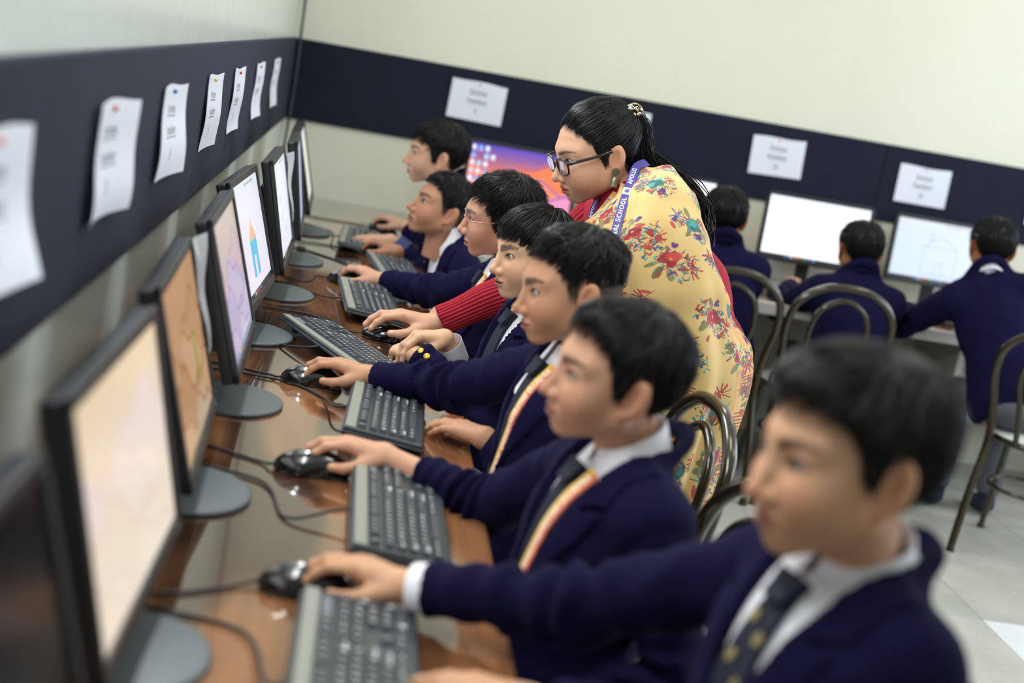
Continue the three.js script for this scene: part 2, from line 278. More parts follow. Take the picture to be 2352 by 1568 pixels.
// ------------------------------------------------------------------ paper signs
{
  const sheet = (n, pin) => canvasTex(512, 352, (c, w, h) => {
    c.fillStyle = '#e4e8f2'; c.fillRect(0, 0, w, h);
    c.fillStyle = '#4c5058'; c.textAlign = 'center'; c.font = 'bold 46px serif';
    const line = (t, y) => { c.fillText(t, w / 2, y); const m = c.measureText(t).width; c.fillRect(w / 2 - m / 2, y + 8, m, 4); };
    line('System', 110); line('Number', 190); line(String(n), 275);
  });
  const pinM = { r: mat('#c9452f', 0.4), y: mat('#d9c52c', 0.4), b: mat('#3a62b8', 0.4), o: mat('#d9703f', 0.4) };
  // curled sheet: x right, y down from the pin edge, bulging out of the wall
  function paper(n, label, pos, turn, bend, pin, wy = 0.171, wx = 0.246) {
    const nx = 14, ny = 14, g = new THREE.BoxGeometry(wx, wy, 0.0012, nx, ny, 1), p = g.attributes.position;
    for (let i = 0; i < p.count; i++) { const a = p.getX(i) / wx, b = 0.5 - p.getY(i) / wy; p.setZ(i, p.getZ(i) + bend(a, b)); p.setY(i, p.getY(i) - 0.004 * Math.cos(a * 7 + n) * (1 - b) * 0.6); }
    g.computeVertexNormals();
    const o = thing('paper_sign', label, 'paper', pos, turn, 'numbered paper signs');
    part('sheet', g, mat('#ffffff', 0.75, { map: sheet(n) }), o);
    part('push_pin', merged([new THREE.SphereGeometry(0.0042, 10, 8).translate(0, wy / 2 - 0.012, 0.007), new THREE.CylinderGeometry(0.002, 0.002, 0.012, 6).rotateX(Math.PI / 2).translate(0, wy / 2 - 0.012, 0.004)]), pinM[pin], o);
    return o;
  }
  const flat = (k) => (a, b) => 0.003 + 0.004 * b + k * a * a * b;
  const O = 0.018;
  paper(9, 'white printed sign on the back wall above the colourful desert screen', [0.832, 1.29, O], 0, flat(0.01), 'o').rotation.z = -0.03;
  paper(10, 'white sign on the back wall behind the woman and half hidden by her hair', [1.49, 1.288, O], 0, flat(0.01), 'r');
  paper(11, 'white printed sign on the back wall above the plain white screen', [2.217, 1.281, O], 0, flat(0.008), 'r').rotation.z = 0.03;
  paper(12, 'white printed sign on the back wall above the screen with a house outline', [2.918, 1.266, O], 0, flat(0.008), 'b');
  paper(13, 'white sign on the back wall cut off by the edge of the photo', [3.56, 1.262, O], 0, flat(0.01), 'o');
  // along the near wall: heat has curled these, each in its own way
  const W = [[8, 1.07, 0.002, 0.01, 'r', 'white sign closest to the room corner on the side board'], [7, 1.77, 0.004, 0.014, 'r', 'second white sign from the room corner on the side board'], [6, 2.42, 0.002, 0.014, 'r', 'third white sign from the corner with a red pin mark'],
    [5, 2.99, 0.004, 0.022, 'y', 'curled white sign with a yellow pin on the side board'], [4, 3.64, 0.014, 0.03, 'b', 'wavy white sign with its lower corner folded on the side board'], [3, 4.24, -0.002, 0.06, 'r', 'large blurred white sign with slanting edges on the side board'], [2, 4.87, 0.022, 0.02, 'o', 'most blurred white sign, cut off by the edge of the picture']];
  for (const [n, z, k, q, pin, label] of W) paper(n, label, [O, 1.27, z], Math.PI / 2, (a, b) => 0.003 + k * b * b * (0.6 + 0.8 * a) + q * Math.pow(Math.abs(a + 0.1), 2) * 0.9 + 0.005 * Math.sin(b * 6 + n) * b, pin);
}

// ------------------------------------------------------------------ screens
const desert = (sky, sand, shadowC, extra) => (c, w, h) => {
  const g = c.createLinearGradient(0, 0, 0, h); sky.forEach((s, i) => g.addColorStop(i / (sky.length - 1), s)); c.fillStyle = g; c.fillRect(0, 0, w, h);
  for (let k = 0; k < 5; k++) {   // wind-blown ridges
    c.fillStyle = sand[k % sand.length]; c.beginPath(); const y0 = h * (0.3 + k * 0.15); c.moveTo(0, y0 + h * 0.06 * Math.sin(k * 2.1));
    for (let i = 0; i <= 20; i++) c.lineTo(w * i / 20, y0 + h * 0.11 * Math.sin(i * 0.33 + k * 1.7) - h * 0.05 * Math.sin(i * 0.9 + k));
    c.lineTo(w, h); c.lineTo(0, h); c.fill();
    c.strokeStyle = shadowC; c.lineWidth = h * 0.03; c.beginPath();
    for (let i = 0; i <= 20; i++) c.lineTo(w * i / 20, y0 + h * 0.03 + h * 0.11 * Math.sin(i * 0.33 + k * 1.7) - h * 0.05 * Math.sin(i * 0.9 + k));
    c.stroke();
  }
  extra?.(c, w, h);
};
const taskbar = (c, w, h, col = '#20262f') => { c.fillStyle = col; c.fillRect(0, h * 0.955, w, h * 0.045); const k = ['#3f8be0', '#e8e8e8', '#e0a030', '#d05040', '#50b060', '#8060d0', '#60b0e0']; k.forEach((q, i) => { c.fillStyle = q; c.fillRect(w * (0.25 + i * 0.045), h * 0.962, w * 0.022, h * 0.03); }); };
const icons = (c, w, h) => { for (let i = 0; i < 4; i++) for (let j = 0; j < 6; j++) { if ((i * 7 + j * 3) % 11 === 10 || (i === 3 && j > 1)) continue; c.fillStyle = ['#e8f2ff', '#7fb4ff', '#f2f6ff', '#a0e0ff'][(i + j) % 4]; c.fillRect(w * (0.012 + i * 0.062), h * (0.03 + j * 0.125), w * 0.036, h * 0.06); c.fillStyle = '#dfe6ff'; c.fillRect(w * (0.008 + i * 0.062), h * (0.098 + j * 0.125), w * 0.045, h * 0.014); } };
const paintApp = (bg, draw) => (c, w, h) => { c.fillStyle = bg; c.fillRect(0, 0, w, h); c.fillStyle = '#e3ebf6'; c.fillRect(0, 0, w, h * 0.1); for (let i = 0; i < 14; i++) { c.fillStyle = ['#b8433c', '#4a76c4', '#d8b23a', '#5a9a58', '#8a8f99'][i % 5]; c.fillRect(w * (0.48 + i * 0.026), h * 0.035, w * 0.014, h * 0.022); } draw(c, w, h); taskbar(c, w, h); };
const SCREENS = {
  pale: desert(['#eed8b4', '#f0e0d2', '#f2e6e2'], ['#f2e0da', '#f3e4d8', '#f1e0cb', '#f3e5d2', '#f2e4d4'], 'rgba(226,190,190,0.25)'),
  orange: desert(['#c0946a', '#c69b72'], ['#c1966e', '#caa27c', '#b68a62', '#c6a07a', '#bca488'], 'rgba(140,80,40,0.45)', (c, w, h) => { c.fillStyle = '#8f9a2c'; for (let i = 0; i < 9; i++) { c.beginPath(); c.ellipse(w * (0.7 + 0.02 * Math.sin(i * 3)), h * (0.45 + i * 0.035), w * 0.03, h * 0.03, i, 0, 7); c.fill(); } }),
  violet: desert(['#c9bcb0', '#c4b5c8'], ['#cdb6c0', '#c4b8d6', '#bfb4d2', '#c9bcd8', '#cfc8e0'], 'rgba(140,120,170,0.35)', (c, w, h) => taskbar(c, w, h, '#9aa0b8')),
  bluish: desert(['#aeb2cf', '#b6bddc'], ['#b4b8d8', '#bcc4e0', '#a8b0d4', '#b8bede', '#c4cae6'], 'rgba(110,110,170,0.3)', (c, w, h) => taskbar(c, w, h, '#7f88b0')),
  cream: (c, w, h) => { c.fillStyle = '#e9e6e0'; c.fillRect(0, 0, w, h); c.fillStyle = '#dcdfe8'; c.fillRect(0, 0, w, h * 0.12); taskbar(c, w, h); },
  house: paintApp('#ece9f7', (c, w, h) => { c.fillStyle = '#efbf9f'; c.beginPath(); c.moveTo(w * 0.5, h * 0.36); c.lineTo(w * 0.64, h * 0.54); c.lineTo(w * 0.36, h * 0.54); c.fill(); c.fillStyle = '#5cc2ec'; c.fillRect(w * 0.38, h * 0.54, w * 0.24, h * 0.32); c.fillStyle = '#ece9f7'; c.fillRect(w * 0.46, h * 0.68, w * 0.07, h * 0.18); }),
  strokes: paintApp('#e6eaf8', (c, w, h) => { c.strokeStyle = '#3a3d50'; c.lineWidth = 3; for (const [a, b, d, e] of [[0.3, 0.45, 0.4, 0.36], [0.36, 0.62, 0.5, 0.55], [0.55, 0.78, 0.7, 0.68]]) { c.beginPath(); c.moveTo(w * a, h * b); c.lineTo(w * d, h * e); c.stroke(); } }),
  vivid: desert(['#5a48b8', '#f0805a', '#f48a5a'], ['#f47c48', '#f08a6a', '#f4a49a', '#e890b4', '#c8b4f4'], 'rgba(84,56,170,0.7)', (c, w, h) => { c.fillStyle = 'rgba(90,60,190,0.75)'; c.beginPath(); c.moveTo(w * 0.2, h * 0.55); c.lineTo(w * 0.62, h * 0.36); c.lineTo(w * 0.2, h * 0.68); c.fill(); icons(c, w, h); taskbar(c, w, h, '#6a62d8'); }),
  off: (c, w, h) => { c.fillStyle = '#000000'; c.fillRect(0, 0, w, h); },
  blank: (c, w, h) => { c.fillStyle = '#fdfeff'; c.fillRect(0, 0, w, h); c.fillStyle = '#eaf1fb'; c.fillRect(0, 0, w, h * 0.08); c.fillStyle = '#c9d6e6'; c.fillRect(w * 0.5, h * 0.12, w * 0.18, h * 0.015); taskbar(c, w, h); },
  outline: paintApp('#dcebff', (c, w, h) => { c.strokeStyle = '#b4c0d8'; c.lineWidth = 3; c.strokeRect(w * 0.3, h * 0.42, w * 0.34, h * 0.46); c.strokeRect(w * 0.44, h * 0.68, w * 0.07, h * 0.2); c.beginPath(); c.moveTo(w * 0.3, h * 0.42); c.lineTo(w * 0.46, h * 0.22); c.lineTo(w * 0.64, h * 0.42); c.stroke(); c.strokeRect(w * 0.35, h * 0.18, w * 0.03, h * 0.13); }),
};
const plastic = mat('#242529', 0.36), plasticBase = mat('#565f64', 0.4), cableM = mat('#25262a', 0.55);
{
  const PW = 0.5, PH = 0.305, base = new THREE.LatheGeometry([[0, 0], [0.112, 0], [0.114, 0.003], [0.113, 0.007], [0.108, 0.0095], [0.05, 0.012], [0, 0.013]].map(([a, b]) => new THREE.Vector2(a, b)), 48).scale(0.93, 1, 1.05);
  const film = new THREE.MeshPhysicalMaterial({ color: '#eef3f6', roughness: 0.25, transmission: 0.55, thickness: 0, side: THREE.DoubleSide });
  function monitor(label, x, y, z, yaw, tilt, bottom, pic, power, filmAt) {
    const o = thing('computer_monitor', label, 'monitor', [x, y, z], -yaw * RAD, 'desktop monitors'), t = tilt * RAD, fb = bottom - y, fx = 0.02;
    const place = (g) => g.rotateZ(t).translate(fx, fb, 0);
    part('base', base, plasticBase, o);
    part('stand', merged([rbox(0.02, fb + 0.07, 0.06, 0.006, -0.075, (fb + 0.07) / 2 + 0.006, 0), place(rbox(0.05, 0.05, 0.09, 0.008, -0.065, 0.055, 0))]), plastic, o);
    part('housing', place(merged([rbox(0.024, PH - 0.002, PW - 0.002, 0.006, -0.017, PH / 2, 0), rbox(0.03, PH * 0.62, PW * 0.6, 0.012, -0.034, PH * 0.45, 0)])), plastic, o);
    const b = 0.017, bb = 0.021;
    part('bezel', place(merged([rbox(0.012, b, PW, 0.003, -0.002, PH - b / 2, 0), rbox(0.012, bb, PW, 0.003, -0.002, bb / 2, 0), rbox(0.012, PH, b, 0.003, -0.002, PH / 2, PW / 2 - b / 2), rbox(0.012, PH, b, 0.003, -0.002, PH / 2, -PW / 2 + b / 2)])), plastic, o);
    const tex = canvasTex(512, 288, SCREENS[pic]), sw = PW - 2 * b, sh = PH - b - bb;
    const sm = new THREE.MeshPhysicalMaterial({ color: '#08080a', roughness: 0.22, emissive: '#ffffff', emissiveMap: tex, emissiveIntensity: power });
    part('screen', place(new THREE.PlaneGeometry(sw, sh).rotateY(Math.PI / 2).translate(-0.0015, bb + sh / 2, 0)), sm, o);
    part('power_button', place(rbox(0.003, 0.006, 0.012, 0.001, 0.0045, bb / 2, -PW / 2 + 0.04)), plasticBase, o);
    if (filmAt) {   // protective film coming away from the glass
      const g = new THREE.PlaneGeometry(0.05, 0.2, 4, 8), p = g.attributes.position;
      for (let i = 0; i < p.count; i++) { const a = p.getX(i) / 0.05 + 0.5, c = p.getY(i) / 0.2 + 0.5; p.setZ(i, 0.004 + 0.02 * a * a * c * c + 0.003 * Math.sin(c * 9)); p.setX(i, p.getX(i) + 0.012 * c * a); }
      g.computeVertexNormals(); part('protective_film', place(g.rotateY(Math.PI / 2).translate(0.004, PH - 0.1 - filmAt[1], -PW / 2 + 0.03 + filmAt[0])), film, o);
    }
    const n = V(Math.cos(yaw * RAD), 0, Math.sin(yaw * RAD)), up = V(0, Math.cos(t), 0).addScaledVector(n, -Math.sin(t)), face = n.clone().multiplyScalar(Math.cos(t)).add(V(0, Math.sin(t), 0));
    const c = V(x, bottom, z).addScaledVector(n, fx).addScaledVector(up, PH / 2).addScaledVector(face, 0.012);
    if (power) areaLight('screen_glow', new THREE.Color(0.92, 0.95, 1.0), power * 1.7, sw, sh, c, c.clone().add(face));
    return o;
  }
  monitor('switched-off monitor with a dark screen, cut off at the lower corner', 0.2, 0.75, 5.37, 2, 15, 0.815, 'off', 0);
  monitor('large out-of-focus monitor with a pale cream screen, nearest in the row', 0.198, 0.75, 4.76, 0.9, 13.3, 0.827, 'pale', 0.64);
  monitor('blurred monitor with an orange desert picture and a green plant', 0.189, 0.75, 4.147, -2.5, 15.8, 0.83, 'orange', 0.6, [0.0, 0.0]);
  monitor('monitor with a violet desert picture in the near row', 0.199, 0.75, 3.566, -1.6, 17, 0.85, 'violet', 0.64);
  monitor('monitor showing a blue house with an orange roof', 0.179, 0.75, 2.941, 1.8, 17.1, 0.845, 'house', 0.66);
  monitor('monitor with a white drawing screen and loose plastic film at its edge', 0.202, 0.75, 2.36, -0.4, 13.7, 0.847, 'strokes', 0.66, [0.01, 0.02]);
  monitor('narrowly visible monitor with a bluish screen, second from the corner', 0.202, 0.75, 1.74, -2.2, 10.2, 0.85, 'bluish', 0.62);
  monitor('monitor with a pale grey screen standing closest to the room corner', 0.199, 0.75, 1.073, -1.6, 14.9, 0.845, 'cream', 0.6);
  monitor('monitor on the back desk with a vivid orange and purple desert picture', 1.062, 0.73, 0.2, 90, 4, 0.838, 'vivid', 0.85);
  monitor('monitor on the back desk mostly hidden behind the woman', 1.69, 0.73, 0.2, 90, 4, 0.838, 'blank', 1.0);
  monitor('monitor on the back desk with a plain bright white screen', 2.41, 0.73, 0.2, 90, 4, 0.838, 'blank', 1.0);
  monitor('monitor on the back desk with a pale blue house outline drawing', 3.01, 0.73, 0.2, 90, 4, 0.838, 'outline', 0.72);

  // -------------------------------------------------------------- keyboards: every key a mesh
  const u = 0.0191, rows = [
    ['Esc', -1, 'F1', 'F2', 'F3', 'F4', -0.5, 'F5', 'F6', 'F7', 'F8', -0.5, 'F9', 'F10', 'F11', 'F12', -0.3, 'Prt', 'Scr', 'Pau'],
    ['`', '1', '2', '3', '4', '5', '6', '7', '8', '9', '0', '-', '=', ['Bksp', 2], -0.3, 'Ins', 'Hom', 'PgU', -0.3, 'Num', '/', '*', '-'],
    [['Tab', 1.5], 'Q', 'W', 'E', 'R', 'T', 'Y', 'U', 'I', 'O', 'P', '[', ']', ['\\', 1.5], -0.3, 'Del', 'End', 'PgD', -0.3, '7', '8', '9', ['+', 1, 2]],
    [['Caps', 1.75], 'A', 'S', 'D', 'F', 'G', 'H', 'J', 'K', 'L', ';', "'", ['Enter', 2.25], -0.3, -3, -0.3, '4', '5', '6'],
    [['Shift', 2.25], 'Z', 'X', 'C', 'V', 'B', 'N', 'M', ',', '.', '/', ['Shift', 2.75], -0.3, -1, '^', -1, -0.3, '1', '2', '3', ['Ent', 1, 2]],
    [['Ctrl', 1.25], ['Win', 1.25], ['Alt', 1.25], ['', 6.25], ['Alt', 1.25], ['Win', 1.25], ['Fn', 1.25], ['Ctrl', 1.25], -0.3, '<', 'v', '>', -0.3, ['0', 2], '.'],
  ], W = 22.6, keys = [];
  rows.forEach((row, r) => { let a = 0; for (const k of row) { if (typeof k === 'number') { a -= k; continue; } const [t, w = 1, h = 1] = Array.isArray(k) ? k : [k]; keys.push({ t, w, h, a, r }); a += w; } });
  const NC = 12, atlas = canvasTex(768, 768, (c, w) => {
    c.fillStyle = '#474d53'; c.fillRect(0, 0, w, w); c.fillStyle = '#eef3f5'; const s = w / NC;
    keys.forEach((k, i) => { c.font = (k.t.length > 1 ? 'bold 21px' : 'bold 42px') + ' sans-serif'; c.fillText(k.t, (i % NC) * s + 7, Math.floor(i / NC) * s + (k.t.length > 1 ? 30 : 42)); });
  });
  const keyM = mat('#ffffff', 0.33, { map: atlas }), caseM = mat('#363b40', 0.36), greyM = mat('#8a8d83', 0.45), ledM = mat('#6d767c', 0.4);
  const geos = keys.map((k, i) => {   // tapered cap: 5 faces, the legend on its top
    const w = k.w * u - 0.0024, d = k.h * u * 0.98 - 0.0024, H = 0.0075, t = 0.0022, p = [], uv = [], cu = (i % NC) / NC, cv = 1 - Math.floor(i / NC) / NC, s = 1 / NC;
    const A = [[-d / 2, 0, -w / 2], [d / 2, 0, -w / 2], [d / 2, 0, w / 2], [-d / 2, 0, w / 2]], B = [[-d / 2 + t, H, -w / 2 + t], [d / 2 - t, H, -w / 2 + t], [d / 2 - t, H, w / 2 - t], [-d / 2 + t, H, w / 2 - t]];
    const put = (q, a, b) => { p.push(...q); uv.push(a, b); }, sq = Math.max(w, d);
    const top = (q) => put(q, cu + s * (q[2] < 0 ? w / sq : 0), cv - s * (q[0] > 0 ? d / sq : 0)), side = (q) => put(q, cu + s * 0.97, cv - s * 0.97);
    [B[0], B[2], B[1], B[0], B[3], B[2]].forEach(top);
    for (let e = 0; e < 4; e++) { const f = (e + 1) % 4; [A[e], B[e], B[f], A[e], B[f], A[f]].forEach(side); }
    const g = new THREE.BufferGeometry(); g.setAttribute('position', new THREE.Float32BufferAttribute(p, 3)); g.setAttribute('uv', new THREE.Float32BufferAttribute(uv, 2)); g.computeVertexNormals(); return g;
  });
  const L = W * u + 0.024, D = 0.156, caseG = merged([rbox(D, 0.014, L, 0.004, 0, 0.008, 0), rbox(D + 0.006, 0.006, L + 0.006, 0.002, 0, 0.004, 0)]), stripG = rbox(0.02, 0.004, L - 0.006, 0.0015, -D / 2 + 0.013, 0.0155, 0), footG = merged([rbox(0.012, 0.02, 0.02, 0.003, -D / 2 + 0.02, -0.006, L / 2 - 0.06), rbox(0.012, 0.02, 0.02, 0.003, -D / 2 + 0.02, -0.006, -L / 2 + 0.06)]);
  let first = null;
  function keyboard(label, x, y, z, deg, cable, tilt = 6) {
    let o;
    if (!first) {
      o = first = thing('keyboard', label, 'keyboard', [0, 0, 0], 0, 'black keyboards');
      part('keyboard_case', caseG, caseM, o); part('back_strip', stripG, greyM, o); part('foot', footG, caseM, o);
      part('indicator_panel', rbox(0.012, 0.002, 0.06, 0.0008, -D / 2 + 0.034, 0.0155, -L / 2 + 0.05), ledM, o);
      keys.forEach((k, i) => { const q = part('key', geos[i], keyM, o); q.position.set(-D / 2 + 0.034 + (k.r + (k.h - 1) / 2) * u * 0.98 + (k.r ? 0.004 : 0), 0.0145, L / 2 - 0.012 - (k.a + k.w / 2) * u); });
    } else { o = first.clone(); o.name = numbered('keyboard'); o.userData = { label, category: 'keyboard', group: 'black keyboards' }; scene.add(o); }
    o.rotation.set(0, deg * RAD, 0); o.rotateZ(-tilt * RAD); o.position.set(x, y + 0.006 + 0.0, z);
    if (cable) { o.updateMatrixWorld(true); const inv = o.matrixWorld.clone().invert(); const pts = [V(-D / 2 + 0.004, 0.008, 0.05), ...cable.map(([a, b, c]) => V(a, b, c).applyMatrix4(inv))]; pts.splice(1, 0, V(-D / 2 - 0.02, 0.0, 0.05)); o.userData.cable = pts; }
    return o;
  }
  const kbs = [
    ['blurred black keyboard in the foreground at the bottom of the picture', 0.475, 0.758, 4.79, 0, [[0.33, 0.755, 4.66], [0.2, 0.754, 4.62], [0.06, 0.755, 4.6]]],
    ['keyboard just beyond the foreground hand on a mouse', 0.532, 0.758, 4.15, 0.8, [[0.36, 0.755, 4.22], [0.3, 0.754, 4.05], [0.1, 0.755, 4.0]]],
    ['keyboard between the two long navy sleeves in the middle of the desk', 0.512, 0.758, 3.53, -2, [[0.38, 0.755, 3.45], [0.3, 0.754, 3.36], [0.1, 0.755, 3.34]]],
    ['sharp keyboard turned at an angle beside the crossed arms', 0.405, 0.76, 3.0, 24, [[0.26, 0.755, 3.02], [0.2, 0.754, 2.8], [0.06, 0.755, 2.78]]],
    ['propped up keyboard in front of the boy in glasses', 0.462, 0.764, 2.39, 4.5, [[0.3, 0.755, 2.3], [0.2, 0.754, 2.2], [0.06, 0.755, 2.16]]],
    ['keyboard in front of the boy looking upwards', 0.548, 0.758, 1.77, 7, [[0.4, 0.755, 1.7], [0.2, 0.754, 1.5], [0.06, 0.755, 1.48]]],
    ['keyboard under the hands nearest the room corner', 0.42, 0.758, 1.19, -1, [[0.3, 0.755, 1.0], [0.15, 0.754, 0.86], [0.06, 0.755, 0.84]]],
  ].map((a) => keyboard(...a));
  kbs.push(keyboard('keyboard on the back desk before the vivid desert screen', 1.06, 0.734, 0.42, -90, [[1.0, 0.735, 0.3], [1.0, 0.735, 0.05]]));
  kbs.push(keyboard('keyboard on the back desk under the plain white screen', 2.38, 0.734, 0.44, -90, [[2.3, 0.735, 0.28], [2.3, 0.735, 0.05]]));
  kbs.push(keyboard('keyboard on the back desk under the house outline screen', 3.02, 0.734, 0.44, -90, [[3.1, 0.735, 0.28], [3.1, 0.735, 0.05]]));
  for (const o of kbs) { part('keyboard_cable', tube(o.userData.cable, 0.0028, 40, 6), cableM, o); delete o.userData.cable; }

  // -------------------------------------------------------------- mice
  const mf = (x, y, z) => { let d = ell(x, y, z, 0.004, 0.005, 0, 0.063, 0.037, 0.0335); d = smin(d, ell(x, y, z, -0.024, 0.005, 0, 0.046, 0.028, 0.032), 0.012); d = smax(d, -y, 0.004); d = Math.max(d, -cone(x, y, z, 0.0, 0.0, 0.056, 0.02, 0.02, 0.058, 0.028, 0.028)); d = Math.max(d, -cone(x, y, z, 0.0, 0.0, -0.056, 0.02, 0.02, -0.058, 0.028, 0.028)); const gz = Math.abs(z) - 0.0008; return x < -0.005 ? smax(d, -Math.max(gz, 0.006 - y), 0.0015) : d; };
  const mouseG = meshField(mf, [-0.075, -0.004, -0.04], [0.075, 0.045, 0.04], 0.0022), mouseM = mat('#101114', 0.16, { clearcoat: 0.4, clearcoatRoughness: 0.1 });
  const wheelG = new THREE.CylinderGeometry(0.009, 0.009, 0.006, 20).rotateX(Math.PI / 2).translate(-0.03, 0.021, 0), bottomG = rbox(0.112, 0.004, 0.058, 0.002, 0, 0.001, 0);
  function mouse(label, x, y, z, deg, cable) {
    const o = thing('computer_mouse', label, 'mouse', [x, y, z], deg * RAD, 'black computer mice');
    part('shell', mouseG, mouseM, o); part('scroll_wheel', wheelG, plastic, o); part('sole', bottomG, plastic, o);
    o.updateMatrixWorld(true); const inv = o.matrixWorld.clone().invert();
    part('mouse_cable', tube([V(-0.05, 0.012, 0), V(-0.075, 0.006, 0), ...cable.map(([a, b, c]) => V(a, b, c).applyMatrix4(inv))], 0.0026, 50, 6), cableM, o);
    return o;
  }
  mouse('blurred black mouse under the foreground hand', 0.405, 0.752, 4.495, 4, [[0.3, 0.754, 4.52], [0.2, 0.754, 4.58], [0.06, 0.754, 4.6]]);
  mouse('black mouse under the hand of the second boy in the row', 0.385, 0.752, 3.96, 2, [[0.3, 0.754, 3.95], [0.2, 0.754, 3.9], [0.06, 0.754, 3.88]]);
  mouse('black mouse under the outstretched hand below the angled keyboard', 0.352, 0.752, 3.335, 6, [[0.26, 0.754, 3.32], [0.16, 0.754, 3.29], [0.06, 0.754, 3.28]]);
  mouse("black mouse under the woman's hand", 0.518, 0.752, 2.76, -4, [[0.4, 0.754, 2.73], [0.3, 0.754, 2.6], [0.06, 0.754, 2.62]]);
  mouse('black mouse used by the boy in glasses', 0.395, 0.752, 2.05, -24, [[0.3, 0.754, 1.99], [0.27, 0.754, 2.12], [0.1, 0.754, 2.02]]);
  mouse('black mouse under the hand of the boy looking upwards', 0.455, 0.752, 1.4, -42, [[0.38, 0.754, 1.33], [0.24, 0.754, 1.34], [0.06, 0.754, 1.34]]);
  mouse('black mouse under the hand closest to the room corner', 0.5, 0.752, 0.73, -40, [[0.42, 0.754, 0.66], [0.25, 0.754, 0.66], [0.06, 0.754, 0.62]]);
}

// ------------------------------------------------------------------ chairs
let chair0 = null;
function chair(label, x, z, deg) {   // faces local -x
  let o;
  if (!chair0) {
    o = chair0 = thing('bentwood_chair', label, 'chair', [0, 0, 0], 0, 'tubular arched-back chairs');
    const tubeM = mat('#302914', 0.2, { metalness: 0.4, clearcoat: 0.7, clearcoatRoughness: 0.12 }), seatM = mat('#d9dcd8', 0.6, { bumpMap: dataTex(64, 64, (u, v) => { const a = 128 + 127 * Math.sin(u * Math.PI * 16) * Math.sin(v * Math.PI * 16); return [a, a, a]; }, false), bumpScale: 0.002 });
    const arch = [V(0.29, 0.012, 0.2), V(0.25, 0.22, 0.19), V(0.205, 0.44, 0.175), V(0.205, 0.56, 0.185), V(0.225, 0.7, 0.205), V(0.245, 0.8, 0.185), V(0.258, 0.87, 0.1), V(0.262, 0.886, 0), V(0.258, 0.87, -0.1), V(0.245, 0.8, -0.185), V(0.225, 0.7, -0.205), V(0.205, 0.56, -0.185), V(0.205, 0.44, -0.175), V(0.25, 0.22, -0.19), V(0.29, 0.012, -0.2)];
    part('back_arch', tube(arch, 0.0155, 140, 12), tubeM, o);
    part('inner_arch', tube([V(0.2, 0.435, 0.075), V(0.207, 0.56, 0.09), V(0.225, 0.7, 0.112), V(0.242, 0.79, 0.085), V(0.25, 0.835, 0), V(0.242, 0.79, -0.085), V(0.225, 0.7, -0.112), V(0.207, 0.56, -0.09), V(0.2, 0.435, -0.075)], 0.0112, 90, 10), tubeM, o);
    part('seat_ring', new THREE.TorusGeometry(0.2, 0.013, 10, 64).rotateX(Math.PI / 2).translate(0, 0.438, 0), tubeM, o);
    part('seat', new THREE.LatheGeometry([[0, 0.428], [0.192, 0.428], [0.2, 0.44], [0.196, 0.452], [0.1, 0.458], [0, 0.459]].map(([a, b]) => new THREE.Vector2(a, b)), 48), seatM, o);
    for (const s of [-1, 1]) part('front_leg', merged([tube([V(-0.14, 0.44, s * 0.14), V(-0.16, 0.24, s * 0.155), V(-0.19, 0.012, s * 0.175)], 0.0125, 24, 10), new THREE.CylinderGeometry(0.015, 0.017, 0.014, 12).translate(-0.19, 0.007, s * 0.175)]), tubeM, o);
    part('stretcher_ring', new THREE.TorusGeometry(0.165, 0.008, 8, 48).rotateX(Math.PI / 2).translate(0.02, 0.25, 0), tubeM, o);
    for (const s of [-1, 1]) part('brace', tube([V(0.212, 0.52, s * 0.18), V(0.15, 0.5, s * 0.19), V(0.1, 0.45, s * 0.185)], 0.007, 16, 8), tubeM, o);
    for (const s of [-1, 1]) part('rear_foot', new THREE.CylinderGeometry(0.015, 0.018, 0.014, 12).translate(0.29, 0.007, s * 0.2), tubeM, o);
  } else { o = chair0.clone(); o.name = numbered('bentwood_chair'); o.userData = { label, category: 'chair', group: 'tubular arched-back chairs' }; scene.add(o); }
  o.position.set(x, 0, z); o.rotation.y = deg * RAD; return o;
}

